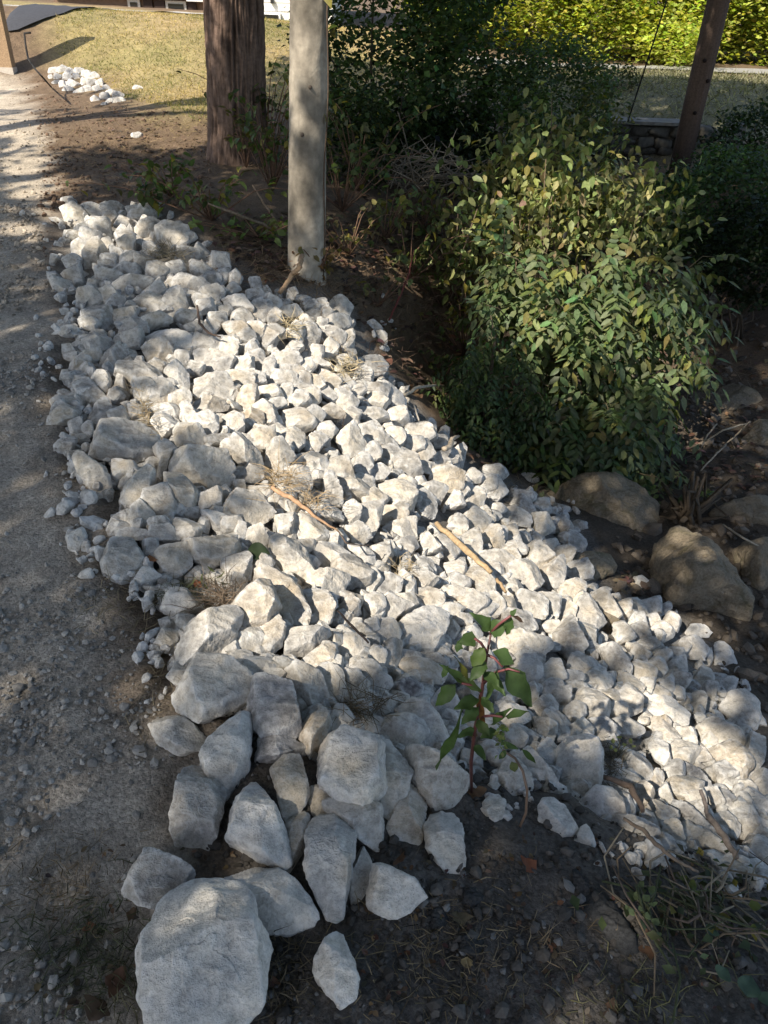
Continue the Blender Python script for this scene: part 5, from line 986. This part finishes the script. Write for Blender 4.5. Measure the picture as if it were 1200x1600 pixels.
# leaning utility pole
p0 = Py(1062, 262, 10.3); p1 = Py(1123, 0, 10.3); d = (p1-p0)/(p1[2]-p0[2]); pr = 15.8/FPX*((p0-CAM)@CF); up_ = empty('utility_pole', p0, 'leaning brown wooden utility pole by the creek', 'utility pole')
nth, nz = 48, 90; zz = np.concatenate([np.linspace(-.5, 2.2, nz-8), np.linspace(2.2, 8.5, 9)[1:]]); TH, Z = np.meshgrid(np.arange(nth)/nth*2*math.pi, zz); P_ = np.stack([np.cos(TH)*6, np.sin(TH)*6, Z*.8], -1).reshape(-1, 3); n_ = noise3(P_).reshape(Z.shape)
r_ = pr*(1-Z*.012)+.004*n_-.010*(np.abs(noise3(P_*np.array([.7, .7, .25])+7)).reshape(Z.shape) < .025); V = np.stack([d[0]*Z+np.cos(TH)*r_, d[1]*Z+np.sin(TH)*r_, Z], -1).reshape(-1, 3); idx = np.arange(nz*nth).reshape(nz, nth); F_ = np.stack([idx[:-1], np.roll(idx, -1, 1)[:-1], np.roll(idx, -1, 1)[1:], idx[1:]], -1).reshape(-1, 4)
tar = np.clip((.75-Z+.35*n_)/.8, 0, 1).reshape(-1, 1); C = np.array((.098, .068, .052))*(1+.35*n_.reshape(-1, 1))*(1-.75*tar)+np.array((.018, .013, .011))*tar; obj('shaft', mesh_np('shaft', V, F_, WOOD, np.clip(C, .008, 1)), up_)
for (zz_, a_) in ((1.15, -1.9), (.95, -1.2), (.62, -1.7)):
    mb = MB(); c_ = np.array([d[0]*zz_+math.cos(a_)*pr, d[1]*zz_+math.sin(a_)*pr, zz_]); mb.tube(np.array([c_, c_+np.array([math.cos(a_), math.sin(a_), 0])*.02]), .022, 7, (.02, .014, .012)); mb.build('knot', WOOD, up_)
a0 = Py(981, 190, 11.6); a1 = p0+d*8+np.array([0, 0, 0]); a_mid = Py(1010, 100, 11.45); dd = (a_mid-a0)/np.linalg.norm(a_mid-a0); mb = MB(); mb.tube(np.array([a0, a0+dd*2, a0+dd*5]), .011, 5, (.03, .03, .03)); o = mb.build('guy_wire', WOOD); tag(o, 'thin dark guy wire slanting up from the headwall', 'wire')
# ------------------------------------------------------------------ sticks, twigs, stalks
def stick(label, pts, rad, col, name='stick', cat='stick', group='loose sticks', lift=.05, k=7):
    P = np.array([G1(x, y, lift+(z if z else 0)) for x, y, z in pts]); c = P[0].copy(); n = 5*(len(P)-1)+1; tt = np.linspace(0, len(P)-1, n); i = np.minimum(tt.astype(int), len(P)-2); f = (tt-i)[:, None]; Q = P[i]*(1-f)+P[i+1]*f; Q += .25*np.mean(rad)*np.random.default_rng(len(label)).normal(size=Q.shape)
    mb = MB(); mb.tube(Q-c, np.interp(tt, np.linspace(0, len(P)-1, len(rad)), rad), k, col, jit=.08); o = mb.build(name, WOOD, origin=None); o.location = Vector(c); tag(o, label, cat, group); return o
stick('straight tan driftwood stick lying across the sunlit stones', [(683, 820, .05), (720, 852, .06), (768, 896, .05)], [.012, .014, .010], (.40, .29, .17), 'driftwood')
stick('stubby brown stick end poking out below the driftwood', [(776, 905, .03), (790, 925, .02)], [.008, .006], (.34, .24, .14))
stick('tan stake leaning by the foot of the pale grey trunk', [(437, 458, .0), (455, 432, .10), (468, 418, .17), (472, 400, .20)], [.014, .015, .015, .017], (.34, .23, .14))
stick('pale root reaching out from under the vines at the pile crest', [(632, 618, .04), (650, 606, .10), (675, 602, .12), (702, 604, .10), (712, 612, .06)], [.011, .010, .008, .006, .003], (.46, .40, .31), 'root', 'root')
stick('short pale twig upright at the pile crest', [(655, 658, .0), (649, 640, .04), (647, 632, .06)], [.005, .005, .004], (.48, .43, .36))
stick('curled pale root stub at the right edge of the crest', [(694, 702, .03), (704, 697, .05), (706, 686, .07), (716, 682, .06)], [.016, .016, .013, .010], (.50, .42, .32), 'root', 'root')
stick('dry reddish weed stalk lying on the sunlit stones', [(425, 762, .08), (460, 782, .09), (490, 806, .08), (530, 832, .06)], [.009, .009, .006, .003], (.40, .25, .15), 'weed_stalk', 'stalk')
stick('thin dark twig dangling over the stones from the weed stalk', [(530, 832, .06), (540, 848, .04), (560, 852, .03), (580, 852, .03)], [.003, .003, .002, .002], (.12, .09, .07), 'twig', 'twig')
stick('dark twig crossing the gap beside the broad pale block', [(528, 955, .02), (550, 978, .03), (576, 1005, .02)], [.003, .004, .003], (.08, .06, .05), 'twig', 'twig')
stick('dark branch wedged among upper grey stones', [(308, 478, .04), (312, 505, .05), (325, 520, .04), (345, 527, .03)], [.006, .007, .006, .004], (.10, .07, .055))
stick('upright dark stick among the lower stones', [(1107, 1282, .0), (1102, 1258, .03), (1095, 1234, .06)], [.006, .006, .005], (.13, .11, .10))
stick('long grey stick lying against the lower stones', [(1108, 1275, .05), (1130, 1305, .05), (1152, 1342, .03)], [.009, .009, .007], (.17, .14, .12))
stick('arching brown vine from the low flat slab into the tangle', [(975, 1280, .05), (1005, 1297, .08), (1028, 1322, .08), (1055, 1343, .06), (1090, 1362, .03)], [.004, .005, .005, .004, .003], (.20, .15, .11), 'vine', 'vine')
stick('dark dead branch under the small weed in the sun patch', [(945, 1215, .02), (985, 1228, .02), (1005, 1268, .01)], [.007, .010, .006], (.10, .075, .06), 'branch', 'branch')
stick('reddish cane rising from the eroded bank', [(608, 500, 0), (622, 470, .12), (640, 425, .35), (646, 390, .5)], [.008, .008, .006, .004], (.20, .06, .05), 'cane', 'cane')
stick('bent cane lying before the ridged trunk', [(325, 318, .25), (370, 335, .18), (410, 350, .08), (446, 368, .0)], [.006, .009, .010, .010], (.22, .17, .12), 'cane', 'cane')
stick('second cane crossing toward the pale grey trunk', [(395, 288, .25), (412, 318, .14), (446, 366, .0)], [.006, .008, .009], (.20, .15, .11), 'cane', 'cane')
for j, (a, b_, c_) in enumerate([((1102, 690, .2), (1130, 672, .3), (1172, 660, .2)), ((1130, 697, .0), (1150, 680, .1), (1172, 658, .25)), ((1120, 662, .2), (1105, 680, .15), (1095, 700, .05)), ((1095, 735, .05), (1120, 708, .1), (1135, 695, .1)), ((1060, 460, .1), (1120, 468, .2), (1150, 495, .05)), ((1130, 820, .1), (1160, 840, .2), (1199, 860, .1)), ((800, 520, .3), (830, 522, .35), (850, 516, .3)), ((790, 690, .1), (830, 660, .3), (870, 630, .5))]):
    stick(['pale twig leaning in the shaded creek near the mossy boulder', 'forked pale twig by the mossy boulder', 'short white twig at the big bush edge', 'twig lying below the forked pale twig', 'branch lying across the far creek bed', 'branch behind the big tan boulder', 'pale dead stick inside the big bush', 'dead branch rising under the big bush'][j], [a, b_, c_], [.006, .007, .004], (.33, .28, .21), 'twig', 'twig', 'twigs along the creek')
g = np.random.default_rng(44)
bp = at(668, 268, 8.3); bz = float(hq(bp[0], 8.3)); pile = empty('brush_pile', (bp[0], 8.3, bz), 'heap of dead bleached twigs in front of the dark thicket', 'brush pile')
for k in range(85):
    a_ = g.uniform(0, 3.14); L_ = g.uniform(.25, .75); c_ = g.normal(size=3)*np.array([.28, .15, .10])+np.array([0, 0, bp[2]-bz]); t_ = np.array([math.cos(a_), g.normal()*.4, math.sin(a_)*.8]); t_ /= np.linalg.norm(t_); pts = np.array([c_-t_*L_/2, c_+g.normal(size=3)*.03, c_+t_*L_/2]); mb = MB(); mb.tube(pts, [.008, .007, .003], 5, np.array((.30, .25, .19))*g.uniform(.55, 1.15)); mb.build('twig', WOOD, pile)
# tangled dead vine stems at the lower right
tg = G1(1090, 1420); tang = empty('vine_tangle', tg, 'tangle of dead vine stems on the soil at the lower right', 'vine tangle')
for k in range(75):
    c_ = G1(g.normal(1100, 62), g.normal(1425, 42), g.uniform(.005, .06))-tg; a_ = g.normal(.9, .9); L_ = g.uniform(.06, .24); t_ = np.array([math.cos(a_), -math.sin(a_), g.normal()*.12]); s_ = np.array([-t_[1], t_[0], .2])*g.normal()*.03; mb = MB(); mb.tube(np.array([c_-t_*L_*.5, c_-t_*L_*.2+s_, c_+t_*L_*.2+s_, c_+t_*L_*.5]), np.array([.0016, .002, .002, .001])*g.uniform(.7, 1.7), 5, np.array([(.20, .15, .10), (.12, .09, .07), (.26, .22, .16), (.07, .08, .04)][g.integers(0, 4)])); mb.build('vine_stem', WOOD, tang)
mb = MB(); P = np.array([G1(g.normal(1110, 65), g.normal(1420, 45), g.uniform(.005, .05)) for _ in range(130)])-tg; add_leaves(mb, P, g, .028, .018, (.06, .075, .035), .35, .8, .1, .15); o = mb.build('foliage', LEAF, tang)
# ------------------------------------------------------------------ loose cover: gravel, crumbs, litter, straw, lawn
def scatter_area(n, xr, yr, poly, g, wfun=None):
    x = g.uniform(*xr, n*4); 
    u = g.random(n*4); y = yr[0]*(yr[1]/yr[0])**u   # nearer ground gets more
    k = inpoly(x, y, poly)
    if wfun is not None: k &= g.random(n*4) < wfun(x, y)
    return x[k][:n], y[k][:n]
PB, PF = [], None
for k in range(12):
    g = np.random.default_rng(600+k); D1, F1 = ICO[1]; N = rvec(9, g); H = g.uniform(.62, 1.0, 9); V = D1*np.minimum(gauge(D1, N, H, 14), 1.35)[:, None]*np.array([1, g.uniform(.65, 1), g.uniform(.5, .8)]); PB.append(V); PF = F1
D0 = np.array([(1,1,1),(-1,-1,1),(-1,1,-1),(1,-1,-1)]); 
def pebbles(name, label, x, y, s, cols, g, sink=.3, lift=.003):
    mb = MB(); z = hq(x, y)+lift; v = g.integers(0, 12, len(x))
    for k in range(12):
        i = np.where(v == k)[0]
        if not len(i): continue
        a_ = g.uniform(0, 6.28, len(i)); ca, sa = np.cos(a_), np.sin(a_); V = PB[k]; X = V[None, :, 0]*ca[:, None]-V[None, :, 1]*sa[:, None]; Y = V[None, :, 0]*sa[:, None]+V[None, :, 1]*ca[:, None]; Zt = V[None, :, 2]+.25*X*g.normal(size=(len(i), 1))
        P = np.stack([x[i][:, None]+X*s[i][:, None], y[i][:, None]+Y*s[i][:, None], z[i][:, None]+(Zt+.5-sink)*s[i][:, None]], -1).reshape(-1, 3); F_ = (PF[None]+(np.arange(len(i))*len(V))[:, None, None]).reshape(-1, 3); mb.add(P, F_, np.repeat(cols[i], len(V), 0))
    o = mb.build(name, PEB, smooth=False); tag(o, label, name, kind='stuff'); return o
PEB = mat_tint('pebble', .9, 120, .25, .3, .002)
g = np.random.default_rng(71)
def patch(x, y): return np.clip(.42+1.3*noise2(x, y, 1.7, 3, 8.0), .05, 1)
x, y = scatter_area(15000, (-3.2, .1), (.42, 6.5), W_ROAD, g, patch); s = np.clip(g.lognormal(math.log(.0056), .5, len(x)), .0028, .02)*(.8+.12*y); cg = np.where(y[:, None] > 4, (.40, .345, .28), (.40, .375, .34))*g.uniform(.45, 1.05, (len(x), 1))
pebbles('gravel', 'loose grey gravel covering the lane', x, y, s*.95, cg, g, .35, .0035)
x, y = scatter_area(5200, (-.5, 2.2), (.42, 1.6), W_SOIL, g); s = np.clip(g.lognormal(math.log(.0046), .6, len(x)), .002, .018); cg = np.where(g.random((len(x), 1)) < .12, (.15, .148, .145), (.088, .080, .072))*g.uniform(.5, 1.4, (len(x), 1))
pebbles('soil_crumbs', 'dark soil crumbs and grit in the foreground', x, y, s, cg, g, .35, .006)
xy = G(np.concatenate([g.uniform(60, 330, 1500), g.uniform(0, 130, 700)]), np.concatenate([g.uniform(150, 330, 1500), g.uniform(120, 420, 700)])); k = ~inpoly(xy[:, 0], xy[:, 1], W_ROCK) & ~inpoly(xy[:, 0], xy[:, 1], W_LAWN); xy = xy[k]; rd = inpoly(xy[:, 0], xy[:, 1], W_ROAD)[:, None]
pebbles('clods', 'earth clods and chips on the bare ground before the lawn', xy[:, 0], xy[:, 1], np.clip(g.lognormal(math.log(.009), .5, len(xy)), .005, .03), np.where(rd, (.37, .315, .25), (.15, .10, .07))*g.uniform(.6, 1.4, (len(xy), 1)), g)
# creek bed rubble
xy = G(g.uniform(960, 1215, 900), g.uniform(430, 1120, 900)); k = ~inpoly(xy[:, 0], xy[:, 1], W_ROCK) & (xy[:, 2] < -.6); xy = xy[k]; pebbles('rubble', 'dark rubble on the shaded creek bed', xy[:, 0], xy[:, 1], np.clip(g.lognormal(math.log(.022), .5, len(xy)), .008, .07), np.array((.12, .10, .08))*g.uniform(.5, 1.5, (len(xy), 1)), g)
# fallen brown leaves, as a carpet and as single larger ones
mb = MB(); g = np.random.default_rng(72)
def litter(n, pxr, pyr, L, cols, up=2.0, lift=.008):
    P = G(g.uniform(*pxr, n), g.uniform(*pyr, n), lift); k = ~inpoly(P[:, 0], P[:, 1], W_ROCK); P = P[k]
    for c_ in cols: sel = g.random(len(P)) < 1/len(cols); add_leaves(mb, P[sel], g, L, L*.6, c_, .3, up, .0, 0., True, .2)
BR = [(.135, .078, .048), (.105, .07, .048), (.17, .12, .08), (.075, .055, .042)]
litter(700, (330, 480), (330, 450), .05, BR); litter(1500, (480, 720), (330, 620), .06, BR); litter(900, (500, 800), (250, 420), .07, BR); litter(900, (1000, 1200), (430, 780), .06, BR); litter(160, (890, 1010), (890, 985), .05, BR)
litter(330, (560, 1190), (1300, 1590), .014, BR); litter(80, (60, 420), (1300, 1590), .016, BR); litter(220, (150, 330), (180, 300), .05, BR[1:]); litter(160, (700, 800), (690, 760), .05, BR)
o = mb.build('leaf_litter', DRYLEAF); tag(o, 'scattered dead brown leaves under the trees', 'leaf litter', kind='stuff')
for j, (x, y, w_, h_, c_, lab) in enumerate([(825,1352,22,30,(.22,.085,.045),'orange-brown dead leaf on the soil near the angular white stone'),(310,915,22,12,(.26,.09,.04),'orange dead leaf among weeds beside the pale slab'),(238,876,18,14,(.19,.085,.04),'brown leaf caught on the round-shouldered stone'),(718,1438,30,26,(.16,.125,.075),'pale tan dead leaf on the soil by asphalt crumbs'),(730,1505,20,14,(.24,.18,.09),'yellowish dead leaf in the foreground soil'),(955,1575,26,20,(.17,.10,.06),'curled brown leaf at the lower edge of the soil'),(180,1535,40,30,(.14,.075,.05),'large brown dead leaf on the gravel beside the biggest stone'),(140,1450,16,22,(.20,.09,.05),'small rusty leaf on the gravel near the kite-shaped stone'),(575,1420,24,18,(.15,.10,.065),'dry leaf tucked under the blunt white stone'),(1010,1490,22,26,(.15,.08,.045),'brown leaf beside the asphalt lump'),(430,1535,18,10,(.16,.085,.05),'rust leaf right of the biggest stone'),(745,1240,22,30,(.16,.10,.06),'withered leaf at the foot of the red-stemmed weed'),(205,1430,22,14,(.13,.09,.06),'brown leaf on the grass tuft by the kite-shaped stone'),(150,1580,44,34,(.13,.09,.065),'broad pale-brown leaf in the lower left corner'),(625,1345,26,12,(.14,.08,.05),'brown leaf in the gap before the pale rough stone')]):
    c0 = G1(x, y, .006 if j not in (2, ) else .12); dp = (c0-CAM)@CF; a_ = g.uniform(0, 6.28); T = np.array([math.cos(a_), math.sin(a_), .08])*h_/FPX*dp*.55; V, F_, cc = leaf_patch(c0-T, c0+T+np.array([0, 0, .004]), w_/FPX*dp, (g.normal()*.15, g.normal()*.15, 1), c_, fold=.16, curl=-.12, serr=.2, seed=j); o = obj('dead_leaf', mesh_np('dead_leaf', V-c0, F_, DRYLEAF, np.broadcast_to(cc, V.shape)), loc=c0); tag(o, lab, 'leaf', 'single dead leaves')
# straw and dry grass
def blades(mb, P, g, L, wd, col, var=.3, lean=.8, up=1.0):
    n = len(P); d = np.stack([g.normal(size=n)*lean, g.normal(size=n)*lean, np.abs(g.normal(size=n))*.35+up*.5], 1); d /= np.linalg.norm(d, axis=1)[:, None]; l = L*g.uniform(.5, 1.3, n)[:, None]; sd = np.cross(d, rvec(n, g)); sd /= np.linalg.norm(sd, axis=1)[:, None]; w_ = wd/2
    bend = g.normal(size=(n, 3))*.25*l-np.array([0, 0, .12])*l; m_ = P+d*l*.55; tp = P+d*l+bend; V = np.stack([P-sd*w_, P+sd*w_, m_-sd*w_*.8, m_+sd*w_*.8, tp], 1).reshape(-1, 3); i = np.arange(n)[:, None]*5
    c = np.clip(np.asarray(col)*(1+var*g.normal(size=(n, 1))), .01, .8); mb.add(V, [i+np.array([[0, 1, 3, 2]]), i+np.array([[2, 3, 4]])], np.repeat(c, 5, 0))
mb = MB(); g = np.random.default_rng(73)
for n, cx, cy, sx, sy, L_, c_, up in [(260,100,1380,55,50,.04,(.17,.13,.085),.3),(420,130,1480,60,45,.045,(.075,.085,.045),.4),(200,200,1540,50,40,.045,(.10,.09,.055),.3),(260,430,1540,40,40,.04,(.15,.12,.08),.2),(300,680,1500,90,60,.045,(.20,.16,.10),.15),(260,780,1470,90,70,.05,(.17,.13,.085),.1),(160,1000,1560,70,40,.05,(.16,.15,.075),.3),(150,260,1080,40,50,.04,(.19,.155,.10),.2),(130,180,950,40,30,.05,(.19,.155,.10),.2),(60,430,1480,30,30,.05,(.2,.16,.1),.2),(220,560,430,60,25,.12,(.26,.17,.10),.4),(260,520,450,40,16,.12,(.24,.17,.11),.5),(200,640,520,60,50,.16,(.17,.11,.075),.2),(300,700,470,60,60,.2,(.15,.10,.07),.2),(260,1130,560,60,80,.16,(.15,.12,.09),.1),(240,985,240,25,12,.25,(.17,.14,.085),.8),(260,840,760,60,14,.08,(.17,.13,.09),.2),(700,240,235,70,40,.07,(.26,.19,.11),.2),(500,150,205,60,30,.07,(.28,.21,.12),.2),(400,300,190,40,25,.08,(.27,.21,.10),.4),(260,380,420,50,25,.09,(.24,.16,.10),.2),(240,620,430,50,40,.14,(.20,.13,.085),.2)]:
    P = G(g.normal(cx, sx, n), g.normal(cy, sy, n), .004); blades(mb, P, g, L_, .0022+.0006*L_*10*np.mean(P[:, 1])*.3, c_, .3, .9, up)
o = mb.build('dry_grass', DRYLEAF); tag(o, 'wisps of dry grass and straw on the ground', 'dry grass', kind='stuff')
for j, (x, y, rx, ry, n, L_, lf, c_, lab) in enumerate([(440,752,10,12,150,.12,.08,(.42,.31,.19),'frizzy dry weed head on the sunlit stones'),(486,785,8,8,80,.09,.07,(.42,.31,.19),'second dry frizz along the reddish weed stalk'),(228,645,6,14,110,.09,.05,(.36,.28,.18),'straw tuft hanging between stones at the sun line'),(262,398,14,6,130,.13,.05,(.24,.20,.14),'dry straw tuft caught in the upper pile'),(456,512,8,9,90,.1,.05,(.46,.38,.25),'pale straw tuft in the sunlit upper pile'),(545,572,12,8,110,.11,.05,(.46,.38,.25),'straw tuft at the pile crest below the outlier stones'),(345,935,14,14,200,.10,.03,(.20,.15,.11),'dark wiry weed clump next to the yellowish stone'),(565,1105,18,14,150,.09,.02,(.17,.13,.085),'brown straw in the hollow behind the pale flat-faced stone'),(630,890,10,8,60,.07,.03,(.36,.29,.19),'little straw wisp beside the half-shaded oval stone'),(285,925,20,10,160,.06,.01,(.11,.11,.07),'grassy tuft by the loaf-shaped stone'),(955,1195,10,18,110,.06,.02,(.12,.10,.075),'dark wiry tuft beside the large round white stone')]):
    mb = MB(); P = G(g.normal(x, rx, n), g.normal(y, ry, n), lf); c0 = P[0]; blades(mb, P-c0, g, L_, .0025 if y > 600 else .004, c_, .25, 1.2, .3); o = mb.build('straw_tuft', DRYLEAF); o.location = Vector(c0); tag(o, lab, 'straw tuft', 'straw tufts on the pile')
# lawn and bank grass
mb = MB(); g = np.random.default_rng(74); n = 85000
x = g.uniform(-9, 2, n); y = 9*(20/9)**g.random(n); k = inpoly(x+.25*noise2(x, y, 1.2, 2), y+.25*noise2(x, y, 1.2, 2, 3.), W_LAWN); k &= ~((x < _dv[-1, 0]) & (y > np.interp(x, _dv[:, 0], _dv[:, 1])-.05)); x, y = x[k], y[k]; gr_ = np.clip(.32+.9*noise2(x, y, .55, 3, 3.0), 0, 1)
P = np.stack([x, y, hq(x, y)], 1); sel = g.random(len(x)) < gr_
blades(mb, P[sel], g, .05, .008, (.19, .195, .08), .3, .7, 1.); blades(mb, P[~sel], g, .045, .008, (.46, .36, .20), .35, .8, .9)
o = mb.build('lawn_grass', LEAFB); tag(o, 'yellowing lawn grass on the rise before the house', 'grass', kind='stuff')
mb = MB(); n = 14000; x = g.uniform(1.5, 12, n); y = g.uniform(12.1, 16.1, n); blades(mb, np.stack([x, y, hq(x, y)], 1), g, .10, .016, (.20, .19, .11), .4, .8, .7); o = mb.build('bank_grass', LEAF); tag(o, 'rough dry grass on the shaded road bank', 'grass', kind='stuff')
